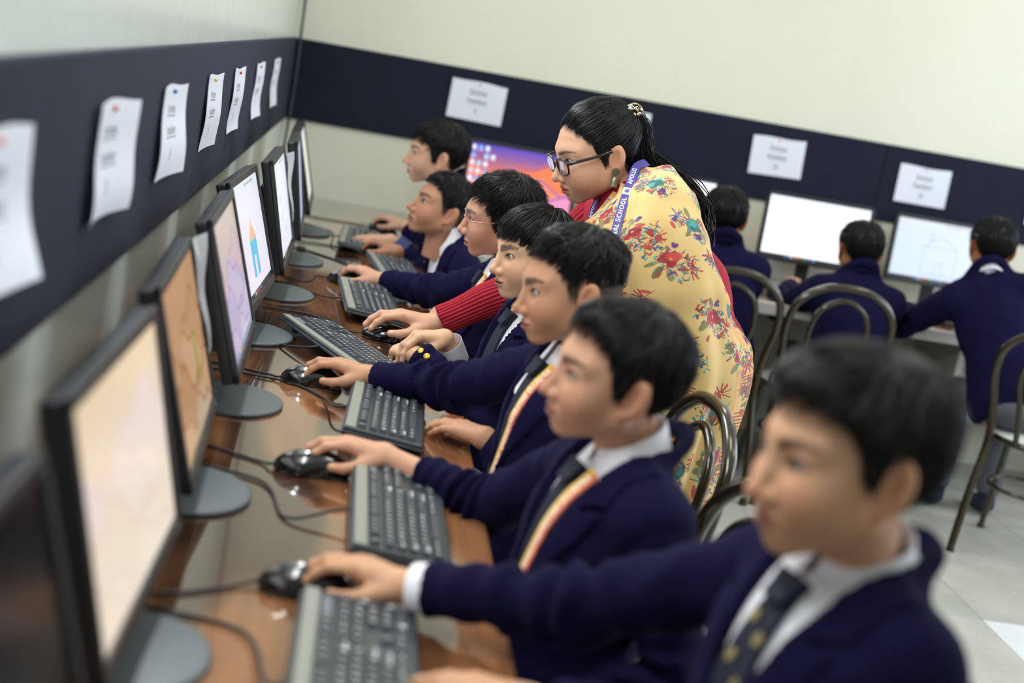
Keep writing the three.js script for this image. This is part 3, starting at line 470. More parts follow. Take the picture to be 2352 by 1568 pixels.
// ------------------------------------------------------------------ people: heads, hair, hands
const lin = (hex) => { const c = new THREE.Color(hex); return [c.r, c.g, c.b]; };
const skinM = new THREE.MeshPhysicalMaterial({ color: '#ffffff', vertexColors: true, roughness: 0.52, specularIntensity: 0.55, sheen: 0.15, sheenColor: new THREE.Color(0.5, 0.25, 0.18), sheenRoughness: 0.5 });
const eyeM = new THREE.MeshPhysicalMaterial({ color: '#ffffff', vertexColors: true, roughness: 0.12, clearcoat: 0.8, clearcoatRoughness: 0.03 });
const hairM = new THREE.MeshPhysicalMaterial({ color: '#0f0e10', roughness: 0.38, specularIntensity: 0.5 });
const skull = (x, y, z) => smin(ell(x, y, z, 0, 0.026, -0.012, 0.0715, 0.081, 0.092), ell(x, y, z, 0, -0.012, 0.022, 0.058, 0.07, 0.064), 0.03);
function headField(o = {}) {   // z forward, y up, x to the person's own side; metres for a child's head of 0.21
  const { open = 0, ear = 0, chub = 0, nose = 0, jaw = 0 } = o, ce = Math.cos(0.5 + ear), se = Math.sin(0.5 + ear);
  return (px, y, z) => {
    const x = Math.abs(px);
    let d = skull(x, y, z);
    d = smin(d, cone(x, y, z, 0.049 + chub * 0.5, -0.052, 0.0, 0.012, -0.087 - open * 0.5, 0.058, 0.017 + chub, 0.014), 0.026);
    d = smin(d, ell(x, y, z, 0, -0.06, 0.024, 0.042, 0.03, 0.046), 0.02);
    d = smin(d, sph(x, y, z, 0, -0.088 - jaw - open * 0.6, 0.067, 0.0125), 0.018);
    d = smin(d, sph(x, y, z, 0.033, -0.036, 0.055, 0.027 + chub), 0.03);
    d = smin(d, cone(x, y, z, 0.01, 0.02, 0.077, 0.044, 0.018, 0.062, 0.009, 0.008), 0.02);
    d = smax(d, -sph(x, y, z, 0.03, 0.001, 0.0975, 0.0175), 0.014);
    // lids round the eye, cut open
    let lid = sph(x, y, z, 0.031, -0.001, 0.0662, 0.0148);
    d = smin(d, lid, 0.006);
    const slant = y + 0.0015 - (x - 0.031) * 0.08;
    d = smax(d, -ell(x, slant, z, 0.0312, 0, 0.083, 0.0138, 0.0072, 0.0125), 0.0012);
    // nose
    let n = cone(x, y, z, 0, 0.01, 0.0795, 0, -0.032, 0.1005 + nose, 0.006, 0.0085);
    n = smin(n, sph(x, y, z, 0, -0.0365, 0.1035 + nose, 0.0094), 0.006);
    n = smin(n, sph(x, y, z, 0.0108, -0.0405, 0.093, 0.0078), 0.007);
    d = smin(d, n, 0.012);
    d = smax(d, -sph(x, y, z, 0.0055, -0.0475, 0.0965, 0.0034), 0.003);
    // mouth
    d = smin(d, ell(x, y, z, 0, -0.064, 0.066, 0.027, 0.021, 0.0225), 0.014);
    let lips = ell(x, y + x * 0.06, z, 0, -0.0602, 0.0865, 0.0195, 0.0048, 0.0075);
    lips = smin(lips, ell(x, y - x * 0.05, z, 0, -0.0702 - open, 0.0855, 0.0165, 0.0058, 0.0078), 0.003);
    d = smin(d, lips, 0.005);
    d = smax(d, -ell(x, y, z, 0, -0.0648 - open * 0.5, 0.094, 0.0205, 0.0011 + open * 0.5, 0.011 + open), 0.0016);
    // ear
    let ex = x - 0.0695, ey = y + 0.013, ez = z + 0.012;
    { const a = ex * ce + ez * se, b = -ex * se + ez * ce; ex = a - 0.002; ez = b; const q = ey * 0.2; ez += q; }
    let e = ell(ex, ey, ez, 0.006, 0.003, -0.004, 0.0075, 0.031, 0.0185);
    e = smin(e, sph(ex, ey, ez, 0.004, -0.025, 0.004, 0.0075), 0.01);
    e = smax(e, -ell(ex, ey, ez, 0.0145, 0.004, -0.001, 0.0085, 0.0215, 0.0105), 0.004);
    e = smin(e, ell(ex, ey, ez, 0.006, -0.006, 0.007, 0.004, 0.006, 0.0035), 0.004);
    d = smin(d, e, 0.007);
    // neck
    return smin(d, cone(x, y, z, 0, -0.05, -0.024, 0, -0.15, -0.04, 0.041, 0.041), 0.022);
  };
}
const HAIR = {
  short: [[0, 0.066], [25, 0.064], [42, 0.056], [54, 0.044], [64, 0.022], [73, -0.012], [82, -0.018], [88, 0.008], [96, 0.022], [112, 0.018], [124, -0.015], [140, -0.045], [160, -0.06], [180, -0.064]],
  woman: [[0, 0.068], [25, 0.06], [45, 0.047], [60, 0.03], [72, 0.0], [80, -0.028], [86, -0.02], [92, 0.018], [112, 0.016], [124, -0.02], [140, -0.05], [160, -0.066], [180, -0.07]],
};
function hairline(key, x, z, shift = 0) {
  const t = HAIR[key], a = Math.atan2(Math.abs(x), z) / RAD; let i = 0; while (i < t.length - 2 && t[i + 1][0] < a) i++;
  const [a0, y0] = t[i], [a1, y1] = t[i + 1], k = clamp((a - a0) / (a1 - a0), 0, 1); return lerp(y0, y1, k * k * (3 - 2 * k)) + (a < 60 ? shift : 0);
}
function headGeo(o, cell) {
  const f = headField(o), g = meshField(f, [-0.1, -0.165, -0.115], [0.1, 0.12, 0.122], cell), base = lin(o.skin), key = o.hairline ?? 'short', hr = [0.02, 0.018, 0.018];
  const lip = lin(o.lip ?? '#9a5a52'), fade = o.fade ?? 0.006;
  return paint(g, (x, y, z, c) => {
    const ax = Math.abs(x), m = noise(x * 60, y * 60, z * 60) * 0.05 + noise(x * 240 + 9, y * 240, z * 240) * 0.035;
    let r = base[0] * (1 + m), gg = base[1] * (1 + m), b = base[2] * (1 + m);
    const mix = (k, q) => { r = lerp(r, q[0], k); gg = lerp(gg, q[1], k); b = lerp(b, q[2], k); };
    const warm = [base[0] * 1.02, base[1] * 0.78, base[2] * 0.72];
    mix(0.55 * Math.exp(-((ax - 0.04) ** 2 + (y + 0.035) ** 2) / 0.0005) * (z > 0 ? 1 : 0), warm);
    mix(0.5 * Math.exp(-((y + 0.038) ** 2 + ax * ax) / 0.00022) * sstep(0.09, 0.1, z), warm);
    if (ax > 0.068 && y > -0.05 && y < 0.03 && Math.abs(z + 0.014) < 0.03) mix(0.45, warm);
    // brow hairs
    const bt = (ax - 0.011) / 0.04; if (bt > -0.1 && bt < 1.08 && z > 0.03) { const by = 0.0155 + 0.006 * Math.sin(clamp(bt, 0, 1) * 2.3), w = lerp(0.0072, 0.0036, clamp(bt, 0, 1)) * (o.brow ?? 1); mix(0.95 * (1 - sstep(w * 0.55, w * 1.35, Math.abs(y - by))) * (0.75 + 0.25 * noise(x * 500, y * 200, 3)), [0.03, 0.022, 0.02]); }
    // lash line
    const q = Math.hypot((ax - 0.0312) / 0.0146, (y + 0.0014 - (ax - 0.031) * 0.08) / 0.0082); if (z > 0.055 && q < 1.25) mix(0.85 * (1 - sstep(1.0, 1.24, q)) * (y > -0.002 ? 1 : 0.45), [0.03, 0.02, 0.018]);
    // lips
    const lq = Math.hypot(ax / 0.021, (y + 0.0648 + (o.open ?? 0) * 0.5) / (0.0088 + (o.open ?? 0) * 0.7)); if (z > 0.06) mix(0.85 * (1 - sstep(0.8, 1.08, lq)), lip);
    if (z > 0.06 && ax < 0.0215 && Math.abs(y + 0.0648 + (o.open ?? 0) * 0.5) < 0.0011 + (o.open ?? 0) * 0.45) mix(0.7, [0.06, 0.02, 0.02]);
    // scalp stubble under the hair
    if (o.bare !== true) mix(0.93 * sstep(-fade, fade, y - hairline(key, x, z, o.fringe ?? 0) + 0.002 * noise(x * 200, y * 200, z * 200)) * (ax > 0.073 && Math.abs(z + 0.016) < 0.028 && y < 0.026 ? 0 : 1), hr);
    c[0] = r; c[1] = gg; c[2] = b;
  });
}
function eyeGeo(side, gaze = [0, 0]) {
  const g = new THREE.SphereGeometry(0.0134, 28, 20), d = V(gaze[0], gaze[1], 1).normalize();
  paint(g, (x, y, z, c) => { const a = Math.acos(clamp((x * d.x + y * d.y + z * d.z) / 0.0134, -1, 1)); const q = a < 0.2 ? [0.006, 0.005, 0.005] : a < 0.5 ? [0.045, 0.022, 0.012] : a < 0.56 ? [0.02, 0.015, 0.012] : [0.62, 0.58, 0.55]; c[0] = q[0]; c[1] = q[1]; c[2] = q[2]; });
  return g.translate(side * 0.031, -0.001, 0.0662);
}
// hair: a thin cap on the scalp and many tapering locks combed over it
function hairGeo(o, seedIn) {
  seed = seedIn;
  const { key = 'short', top = 0.018, side = 0.006, quiff = 0, fringe = 0, count = 2200, len = 0.042, sweep = [0, 0, 0.3], wild = 0.25, cell = 0.004, lift = 0.006, bun = null, thick = 1, ledge = 0.5, ramp = 0.03, capSide = -1 } = o;
  const line = (x, z) => { const l = hairline(key, x, z, fringe), a = Math.atan2(Math.abs(x), z) / RAD; return lerp(l, Math.max(l, capSide), sstep(50, 75, a)); };
  const th = (x, y, z) => (ledge + (1 - ledge) * sstep(-0.004, ramp, y - line(x, z))) * lerp(side, top, sstep(-0.02, 0.075, y)) + quiff * sstep(0.0, 0.07, z) * sstep(0.02, 0.08, y) + 0.0025 * noise(x * 45, y * 45, z * 45);
  const surf = (x, y, z) => skull(x, y, z) - th(x, y, z);
  const cap = meshField((x, y, z) => smax(surf(x, y, z) + Math.min(0.004, 0.5 * th(x, y, z)), (line(x, z) + 0.004 - y) * 0.8, 0.006), [-0.11, -0.1, -0.14], [0.11, 0.15, 0.125], cell);
  const cp = cap.attributes.position, P = [], N = [], I = [];
  const G = (f, x, y, z) => { const e = 0.002, g = V(f(x + e, y, z) - f(x - e, y, z), f(x, y + e, z) - f(x, y - e, z), f(x, y, z + e) - f(x, y, z - e)); return g.normalize(); };
  const crown = bun ? V(...bun) : V(o.part ?? 0.008, 0.115, -0.05);
  for (let s = 0; s < count; s++) {
    const i = Math.floor(rnd() * cp.count), p = V(cp.getX(i) + rr(-0.002, 0.002), cp.getY(i) + rr(-0.002, 0.002), cp.getZ(i) + rr(-0.002, 0.002));
    if (cp.getY(i) < -0.055 || surf(cp.getX(i), cp.getY(i), cp.getZ(i)) < -0.009 || (bun && cp.getY(i) < hairline(key, cp.getX(i), cp.getZ(i)) + 0.003)) continue;
    const front = sstep(0.0, 0.07, p.z) * sstep(0.0, 0.05, p.y), low = sstep(0.03, -0.03, p.y), L = len * rr(0.6, 1.25) * (1 - 0.55 * low) * (bun ? 1.3 : 1), SEG = 5, w = rr(0.0011, 0.0022) * thick, jit = V(rr(-1, 1), rr(-1, 1), rr(-1, 1)).multiplyScalar(wild), up = lift * rr(0.3, 1.4) * (1 - 0.7 * low);
    const pts = [], nrm = []; let bad = false;
    for (let k = 0; k <= SEG; k++) {
      const n = G(surf, p.x, p.y, p.z), t = k / SEG, d = surf(p.x, p.y, p.z);
      p.addScaledVector(n, -d - 0.002 + up * (bun ? Math.sin(t * Math.PI) : t));
      pts.push(p.clone()); nrm.push(n);
      const f = bun ? crown.clone().sub(p).normalize() : p.clone().sub(crown).normalize();
      if (!bun) { f.x += sweep[0] * front; f.y += sweep[1] * front - 0.35 * sstep(0.05, -0.02, p.y); f.z += sweep[2] * front; }
      f.add(jit).addScaledVector(n, -f.dot(n)).normalize();
      if (bun && p.distanceTo(crown) < 0.012) { bad = k < 2; break; }
      p.addScaledVector(f, L / SEG);
      if (!bun && p.y < line(p.x, p.z) - (o.over ?? 0.008)) { bad = k < 1; break; }
    }
    if (bad || pts.length < 3) continue;
    const b0 = P.length / 3, M = pts.length;
    for (let k = 0; k < M; k++) {
      const dir = (k < M - 1 ? pts[k + 1].clone().sub(pts[k]) : pts[k].clone().sub(pts[k - 1])).normalize(), n = nrm[k], sd = dir.clone().cross(n).normalize(), q = w * (1 - 0.85 * Math.pow(k / (M - 1), 1.5));
      for (const [a, b] of [[1, -0.3], [0, 0.75], [-1, -0.3]]) { P.push(pts[k].x + sd.x * a * q + n.x * b * q, pts[k].y + sd.y * a * q + n.y * b * q, pts[k].z + sd.z * a * q + n.z * b * q); const m = sd.clone().multiplyScalar(a * 0.8).addScaledVector(n, b > 0 ? 1 : 0.25).normalize(); N.push(m.x, m.y, m.z); }
    }
    for (let k = 0; k < M - 1; k++) for (let e = 0; e < 3; e++) { const a = b0 + k * 3 + e, b = b0 + k * 3 + ((e + 1) % 3), c = a + 3, d = b + 3; I.push(a, c, b, b, c, d); }
  }
  const g = new THREE.BufferGeometry(); g.setAttribute('position', new THREE.Float32BufferAttribute(P, 3)); g.setAttribute('normal', new THREE.Float32BufferAttribute(N, 3)); g.setIndex(I);
  return mergeGeometries([cap, g]);
}
// hand: x along the fingers, y out of its back, z to the thumb; wrist at the origin
const POSE = {
  mouse: { lift: 0.017, f: [[10, 36, 52], [6, 34, 50], [8, 40, 60], [16, 50, 70]], thumb: [[0.018, -0.004, 0.024, 0.0135], [0.046, -0.013, 0.041, 0.0112], [0.072, -0.019, 0.046, 0.0095], [0.094, -0.02, 0.043, 0.0078]] },
  flat: { lift: 0.006, f: [[10, 24, 34], [8, 22, 34], [8, 24, 36], [10, 28, 40]], thumb: [[0.018, -0.004, 0.022, 0.0135], [0.044, -0.01, 0.036, 0.011], [0.066, -0.013, 0.042, 0.0092], [0.084, -0.014, 0.042, 0.0078]] },
  fist: { lift: 0.006, f: [[62, 150, 205], [66, 155, 212], [68, 158, 215], [70, 160, 216]], thumb: [[0.018, -0.004, 0.024, 0.0135], [0.044, -0.013, 0.036, 0.0112], [0.066, -0.022, 0.03, 0.0098], [0.084, -0.027, 0.018, 0.0085]] },
  droop: { lift: 0.012, f: [[34, 62, 76], [36, 66, 80], [40, 70, 84], [44, 76, 90]], thumb: [[0.018, -0.006, 0.022, 0.0135], [0.042, -0.018, 0.03, 0.011], [0.062, -0.028, 0.03, 0.0095], [0.078, -0.036, 0.026, 0.008]] },
};
function handGeo(pose, skinHex, elbowLocal, cell = 0.003, sc = 1) {
  const q = POSE[pose], mcp = [[0.072, q.lift, 0.0215], [0.0765, q.lift + 0.002, 0.006], [0.0715, q.lift, -0.0095], [0.063, q.lift - 0.004, -0.0235]], ln = [[0.036, 0.0215, 0.018], [0.04, 0.024, 0.0185], [0.037, 0.0225, 0.018], [0.029, 0.017, 0.016]], rad = [0.0086, 0.0088, 0.0084, 0.0074];
  const seg = [], tips = [];
  mcp.forEach((m, i) => { let p = [...m]; const sp = [0.06, 0.01, -0.05, -0.12][i]; for (let k = 0; k < 3; k++) { const a = q.f[i][k] * RAD, n = [p[0] + Math.cos(a) * ln[i][k], p[1] - Math.sin(a) * ln[i][k], p[2] + sp * ln[i][k]]; seg.push([i, ...p, ...n, rad[i] * (1 - k * 0.1), rad[i] * (0.93 - k * 0.1)]); p = n; } tips.push(p); });
  for (let k = 0; k < 3; k++) seg.push([4, q.thumb[k][0], q.thumb[k][1], q.thumb[k][2], q.thumb[k + 1][0], q.thumb[k + 1][1], q.thumb[k + 1][2], q.thumb[k][3], q.thumb[k + 1][3]]);
  tips.push(q.thumb[3].slice(0, 3));
  const e = elbowLocal.clone().normalize().multiplyScalar(0.1), wz = [0.011, 0.004, -0.004, -0.011];
  const f = (x, y, z) => {
    let palm = 1; for (let i = 0; i < 4; i++) palm = smin(palm, cone(x, y, z, 0.004, 0, wz[i], mcp[i][0], mcp[i][1] - 0.001, mcp[i][2], 0.0155, 0.0108), 0.012);
    palm = smin(palm, cone(x, y, z, 0, 0, 0, e.x, e.y, e.z, 0.0205, 0.025), 0.016);
    palm = smin(palm, cone(x, y, z, q.thumb[0][0], q.thumb[0][1], q.thumb[0][2] * 0.7, q.thumb[1][0], q.thumb[1][1], q.thumb[1][2], 0.0145, 0.0112), 0.016);
    let d = palm; const fd = [9, 9, 9, 9, 9];
    for (const s of seg) { const c = cone(x, y, z, s[1], s[2], s[3], s[4], s[5], s[6], s[7], s[8]); fd[s[0]] = smin(fd[s[0]], c, 0.004); }
    for (let i = 0; i < 5; i++) d = smin(d, fd[i], 0.006);
    return d;
  };
  const lo = [Math.min(-0.01, e.x) - 0.03, Math.min(e.y, -0.085) - 0.02, Math.min(e.z, -0.04) - 0.03], hi = [0.175, Math.max(e.y, 0.03) + 0.03, Math.max(e.z, 0.055) + 0.03];
  const g = meshField(f, lo, hi, cell), base = lin(skinHex), nail = [base[0] * 1.25 + 0.06, base[1] * 1.2 + 0.05, base[2] * 1.2 + 0.05];
  paint(g, (x, y, z, c, nx, ny) => {
    const m = 1 + noise(x * 90, y * 90, z * 90) * 0.07; let k = 0, w = 0;
    for (let i = 0; i < 5; i++) { const t = tips[i], d = Math.hypot(x - t[0], y - t[1], z - t[2]); if (d < 0.0105 && ny > 0.35) k = 1; }
    for (let i = 0; i < 4; i++) { const t = mcp[i], d = Math.hypot(x - t[0], y - t[1] - 0.009, z - t[2]); w = Math.max(w, 0.35 * Math.exp(-d * d / 0.00006)); }
    for (let j = 0; j < 3; j++) { const v = [base[0] * 1.02, base[1] * 0.8, base[2] * 0.74][j]; c[j] = k ? lerp(base[j], nail[j], 0.6) : lerp(base[j] * m, v, w); }
  });
  return g.scale(sc, sc, sc);
}

// ------------------------------------------------------------------ people: bodies and school uniform
const clothM = {
  blazer: mat('#100d2f', 0.92, { specularIntensity: 0.25, sheen: 0.08, sheenColor: new THREE.Color(0.12, 0.12, 0.36), sheenRoughness: 0.45 }),
  shirt: mat('#f1f0f6', 0.75), trousers: mat('#53555c', 0.85), shoe: mat('#131316', 0.4), sock: mat('#1a1f38', 0.9),
  tie: mat('#12162c', 0.85), gold: mat('#d7a94a', 0.3, { metalness: 0.8 }), goldPrint: mat('#8d7f4c', 0.6), lining: mat('#2c3a68', 0.7),
};
const lanyardTex = canvasTex(64, 1024, (c, w, h) => {
  const g = c.createLinearGradient(0, 0, w, 0); g.addColorStop(0, '#f2cf4e'); g.addColorStop(0.5, '#e9963c'); g.addColorStop(1, '#d4574f'); c.fillStyle = g; c.fillRect(0, 0, w, h);
  c.save(); c.translate(w * 0.72, h - 30); c.rotate(-Math.PI / 2); c.fillStyle = '#fff8ee'; c.font = 'bold 50px sans-serif'; c.fillText('APOLLO INTERNATIONAL SCHOOL', 0, 0); c.restore();
});
const lanyardM = mat('#ffffff', 0.5, { map: lanyardTex });
function ik(S, W, l1, l2, pole) {
  const d = W.clone().sub(S), D = d.length(), k = Math.max(1, (D / (l1 + l2)) * 1.015); l1 *= k; l2 *= k;
  d.normalize(); const a = (l1 * l1 - l2 * l2 + D * D) / (2 * D), h = Math.sqrt(Math.max(0, l1 * l1 - a * a)), p = pole.clone().addScaledVector(d, -pole.dot(d)).normalize();
  return S.clone().addScaledVector(d, a).addScaledVector(p, h);
}
function frameOf(yaw, pitch, roll) {
  const F = V(-Math.cos(yaw) * Math.cos(pitch), Math.sin(pitch), Math.sin(yaw) * Math.cos(pitch)), L0 = V(0, 1, 0).cross(F).normalize(), U0 = F.clone().cross(L0);
  return { F, L: L0.clone().multiplyScalar(Math.cos(roll)).addScaledVector(U0, Math.sin(roll)), U: U0.clone().multiplyScalar(Math.cos(roll)).addScaledVector(L0, -Math.sin(roll)) };
}
function handMatrix(h, side) {   // side +1: the person's left hand
  const F = V(...h.dir).normalize(), U0 = V(...(h.up ?? [0, 1, 0])), U = U0.addScaledVector(F, -U0.dot(F)).normalize(), S = U.clone().cross(F).multiplyScalar(side > 0 ? -1 : 1);
  return basis(F, U, S, V(...h.wrist));
}
function schoolboy(sp) {
  const h = sp.head, sc = h.scale ?? 1, hf = frameOf(h.yaw * RAD, h.pitch * RAD, (h.roll ?? 0) * RAD), H = V(...h.p);
  const headM = basis(hf.L.clone().multiplyScalar(sc), hf.U.clone().multiplyScalar(sc), hf.F.clone().multiplyScalar(sc), H);
  const ty = (sp.yaw ?? h.yaw) * RAD, fwd = V(-Math.cos(ty), 0, Math.sin(ty));
  const N = sp.neck ? V(...sp.neck) : H.clone().add(V(0, -0.118 * sc, 0)).addScaledVector(fwd, -0.042);
  const pel = sp.pelvis ? V(...sp.pelvis) : V(N.x, 0.53, N.z).addScaledVector(fwd, -(sp.lean ?? 0.1));
  const U = N.clone().sub(pel).normalize(), F = fwd.clone().addScaledVector(U, -fwd.dot(U)).normalize(), L = U.clone().cross(F), b = sp.size ?? 1, hgt = N.distanceTo(pel);
  const base = V(pel.x, 0, pel.z), root = thing('person', sp.label, 'person', [base.x, 0, base.z], 0, 'pupils in navy blazers');
  const inRoot = (g) => g.translate(-base.x, 0, -base.z);
  let s = 0, hh = 0, f = 0;
  const loc = (x, y, z) => { const dx = x - N.x, dy = y - N.y, dz = z - N.z; s = (dx * L.x + dy * L.y + dz * L.z) / b; hh = (dx * U.x + dy * U.y + dz * U.z) / b; f = (dx * F.x + dy * F.y + dz * F.z) / b; };
  const world = (a, c, d) => N.clone().addScaledVector(L, a * b).addScaledVector(U, c * b).addScaledVector(F, d * b);
  const low = hgt / b;
  const torso = () => {   // in torso coordinates
    const a = Math.abs(s);
    let d = ell(s, hh, f, 0, -0.165, 0.004, 0.14, 0.17, 0.098);
    d = smin(d, cone(a, hh, f, 0, -0.052, -0.008, 0.122, -0.062, -0.008, 0.058, 0.052), 0.03);
    d = smin(d, cone(a, hh, f, 0, 0.0, -0.014, 0.09, -0.045, -0.012, 0.04, 0.045), 0.03);
    d = smin(d, ell(s, hh, f, 0, -low * 0.72, 0.006, 0.13, 0.17, 0.105), 0.05);
    return smin(d, ell(s, hh, f, 0, -low + 0.02, 0.008, 0.15, 0.11, 0.125), 0.05);
  };
  // arms
  const arms = [];
  for (const [k, side] of [['R', -1], ['L', 1]]) {
    const a = sp[k]; if (!a) continue;
    const S = world(side * 0.132, -0.066, -0.006), m4 = handMatrix(a, side), hd = V(...a.dir).normalize(), W = V(...a.wrist), pole = a.pole ? V(...a.pole) : V(0, -1, 0).addScaledVector(L, side * 0.35).addScaledVector(fwd, -0.25);
    const E = ik(S, W, 0.245 * b, 0.215 * b, pole), fd = W.clone().sub(E).normalize(), cuffGap = a.gap ?? 0.03, C = W.clone().addScaledVector(fd, -cuffGap);
    arms.push({ S, E, W, C, fd, m4, pose: a.pose, side, cuff: a.cuff, buttons: a.buttons, lining: a.lining });
  }
  const sleeve = (A, x, y, z, extra) => {
    const { S, E, C, fd } = A, ux = E.x - S.x, uy = E.y - S.y, uz = E.z - S.z, t = clamp(((x - S.x) * ux + (y - S.y) * uy + (z - S.z) * uz) / (ux * ux + uy * uy + uz * uz), 0, 1);
    let d = Math.hypot(x - S.x - ux * t, y - S.y - uy * t, z - S.z - uz * t) - lerp(0.058, 0.046, t) * b;
    const vx = C.x - E.x, vy = C.y - E.y, vz = C.z - E.z, q = clamp(((x - E.x) * vx + (y - E.y) * vy + (z - E.z) * vz) / (vx * vx + vy * vy + vz * vz), 0, 1.2);
    const g = Math.hypot(x - E.x - vx * q, y - E.y - vy * q, z - E.z - vz * q) - lerp(0.046, 0.037, Math.min(q, 1)) * b;
    d = smin(d, g, 0.022);
    const near = Math.exp(-((1 - t) ** 2) / 0.06) * (q < 0.45 ? 1 : 0.3);
    d += extra * (0.008 * near * Math.sin((t * 3 + q * 3.2) * 8 + 5 * noise(x * 11, y * 11, z * 11)) + 0.004 * noise(x * 22, y * 22, z * 22) + 0.0016 * Math.sin(t * 26 + 6 * noise(x * 9, y * 9, z * 9 + 5)));
    return smax(d, (x - C.x) * fd.x + (y - C.y) * fd.y + (z - C.z) * fd.z, 0.004);
  };
  const V0 = -0.29, half = () => 0.006 + clamp((hh - V0) / -V0, 0, 1.3) * 0.058;
  const coatTorso = () => {
    let d = torso();
    const a = Math.abs(s), w = half();
    if (f > -0.02 && hh > V0 - 0.02) { const q = a - w, lw = 0.054 * sstep(V0, -0.1, hh), m = sstep(-0.001, 0.003, q) * (1 - sstep(lw - 0.003, lw + 0.001, q)) * (Math.abs(hh + 0.085 - (a - w) * 0.3) < 0.005 && q > 0.022 ? 0 : 1); d -= 0.009 * m * sstep(-0.02, 0.01, f); }
    else if (f > 0 && s > -0.004 && s < 0.02) d -= 0.004 * (1 - sstep(0.008, 0.012, s)) * sstep(-0.004, 0.0, s);
    if (f > 0 && hh < -0.26 && hh > -0.275 && a > 0.04 && a < 0.11) d -= 0.004;
    const ring = Math.max(Math.hypot(Math.hypot(s, f + 0.014) - 0.067, hh + 0.008 + f * 0.72) - 0.012, f - 0.02);
    d = smin(d, ring, 0.03);
    return d;
  };
  const coat = (x, y, z) => {
    loc(x, y, z); const a = Math.abs(s), w = half();
    let d = coatTorso() + 0.0035 * noise(x * 12, y * 12, z * 12) + 0.002 * noise(x * 30, y * 30, z * 30);
    const sd = f; let arm = 9; for (const A of arms) arm = Math.min(arm, sleeve(A, x, y, z, 1));
    const wedge = Math.max((a - w) * 0.93, V0 - hh, -0.01 - sd), neck = cone(s, hh, f, 0, 0.01, 0.0, 0, 0.1, 0.004, 0.054, 0.058);
    d = smax(d, -wedge, 0.003); d = smax(d, -neck, 0.006);
    d = smin(d, arm, 0.028);
    return smax(d, -low - 0.03 - hh, 0.01);
  };
  const pts = [N, pel, world(0.2, -0.05, 0.1), world(-0.2, -0.05, 0.1), world(0.2, -low - 0.1, 0.15), world(-0.2, -low - 0.1, -0.15), world(0, 0.05, -0.1)]; for (const A of arms) pts.push(A.S, A.E, A.C);
  const bb = (m) => { const B = new THREE.Box3().setFromPoints(pts).expandByScalar(m); return [B.min.toArray(), B.max.toArray()]; };
  const [lo, hi] = bb(0.085), cell = sp.cell ?? 0.0065;
  // body: one skin surface, head and hands meshed finer
  const legs = [-1, 1].map((k) => { const hip = world(k * 0.075, -low, 0), knee = hip.clone().addScaledVector(fwd, 0.34 * b).addScaledVector(L, k * 0.03), ank = V(knee.x, 0.085, knee.z).addScaledVector(fwd, sp.feet ?? -0.03); hip.y = 0.53; knee.y = 0.5; return { hip, knee, ank, k }; });
  const body = (x, y, z) => {
    loc(x, y, z); let d = torso() * b + 0.022;
    d = smin(d, cone(s, hh, f, 0, -0.06, -0.008, 0, 0.03, -0.004, 0.041, 0.04), 0.02);
    for (const A of arms) { d = smin(d, cone(x, y, z, A.S.x, A.S.y, A.S.z, A.E.x, A.E.y, A.E.z, 0.036 * b, 0.031 * b), 0.02); d = smin(d, cone(x, y, z, A.E.x, A.E.y, A.E.z, A.W.x, A.W.y, A.W.z, 0.031 * b, 0.02 * b), 0.01); }
    for (const g of legs) { d = smin(d, cone(x, y, z, g.hip.x, g.hip.y, g.hip.z, g.knee.x, g.knee.y, g.knee.z, 0.055, 0.042), 0.02); d = smin(d, cone(x, y, z, g.knee.x, g.knee.y, g.knee.z, g.ank.x, g.ank.y, g.ank.z, 0.042, 0.03), 0.02); }
    return d;
  };
  const sk = lin(h.skin), blo = [...lo], bhi = [...hi]; for (const g of legs) for (const p of [g.knee, g.ank]) for (let c = 0; c < 3; c++) { const q = p.getComponent(c); blo[c] = Math.min(blo[c], q - 0.08); bhi[c] = Math.max(bhi[c], q + 0.08); }
  const bodyParts = [paint(meshField(body, blo, bhi, 0.013), (x, y, z, c) => { c[0] = sk[0]; c[1] = sk[1]; c[2] = sk[2]; })];
  bodyParts.push(headGeo({ ...h, ...h.face }, h.cell ?? 0.0026).applyMatrix4(headM));
  for (const A of arms) if (A.pose) bodyParts.push(flipIfMirrored(handGeo(A.pose, h.skin, A.E.clone().applyMatrix4(A.m4.clone().invert()), sp.handCell ?? 0.003, b * 0.98), A.m4));
  part('body', inRoot(skinMerge(bodyParts)), skinM, root);
  for (const k of [-1, 1]) part('eye', inRoot(eyeGeo(k, h.gaze).applyMatrix4(headM)), eyeM, root);
  part('hair', inRoot(hairGeo(h.hair, sp.seed).applyMatrix4(headM)), hairM, root);
  const blazer = part('blazer', inRoot(meshField(coat, lo, hi, cell)), clothM.blazer, root);
  // shirt front and collar
  if (sp.front !== false) part('shirt', inRoot(meshField((x, y, z) => { loc(x, y, z); return Math.max(torso() + 0.006, Math.abs(s) - 0.1, -0.28 - hh, -0.01 - f, -cone(s, hh, f, 0, -0.07, -0.004, 0, 0.1, 0.0, 0.05, 0.05)); }, world(0, -0.14, 0.05).subScalar(0.24).toArray(), world(0, -0.14, 0.05).addScalar(0.24).toArray(), 0.006)), clothM.shirt, root);
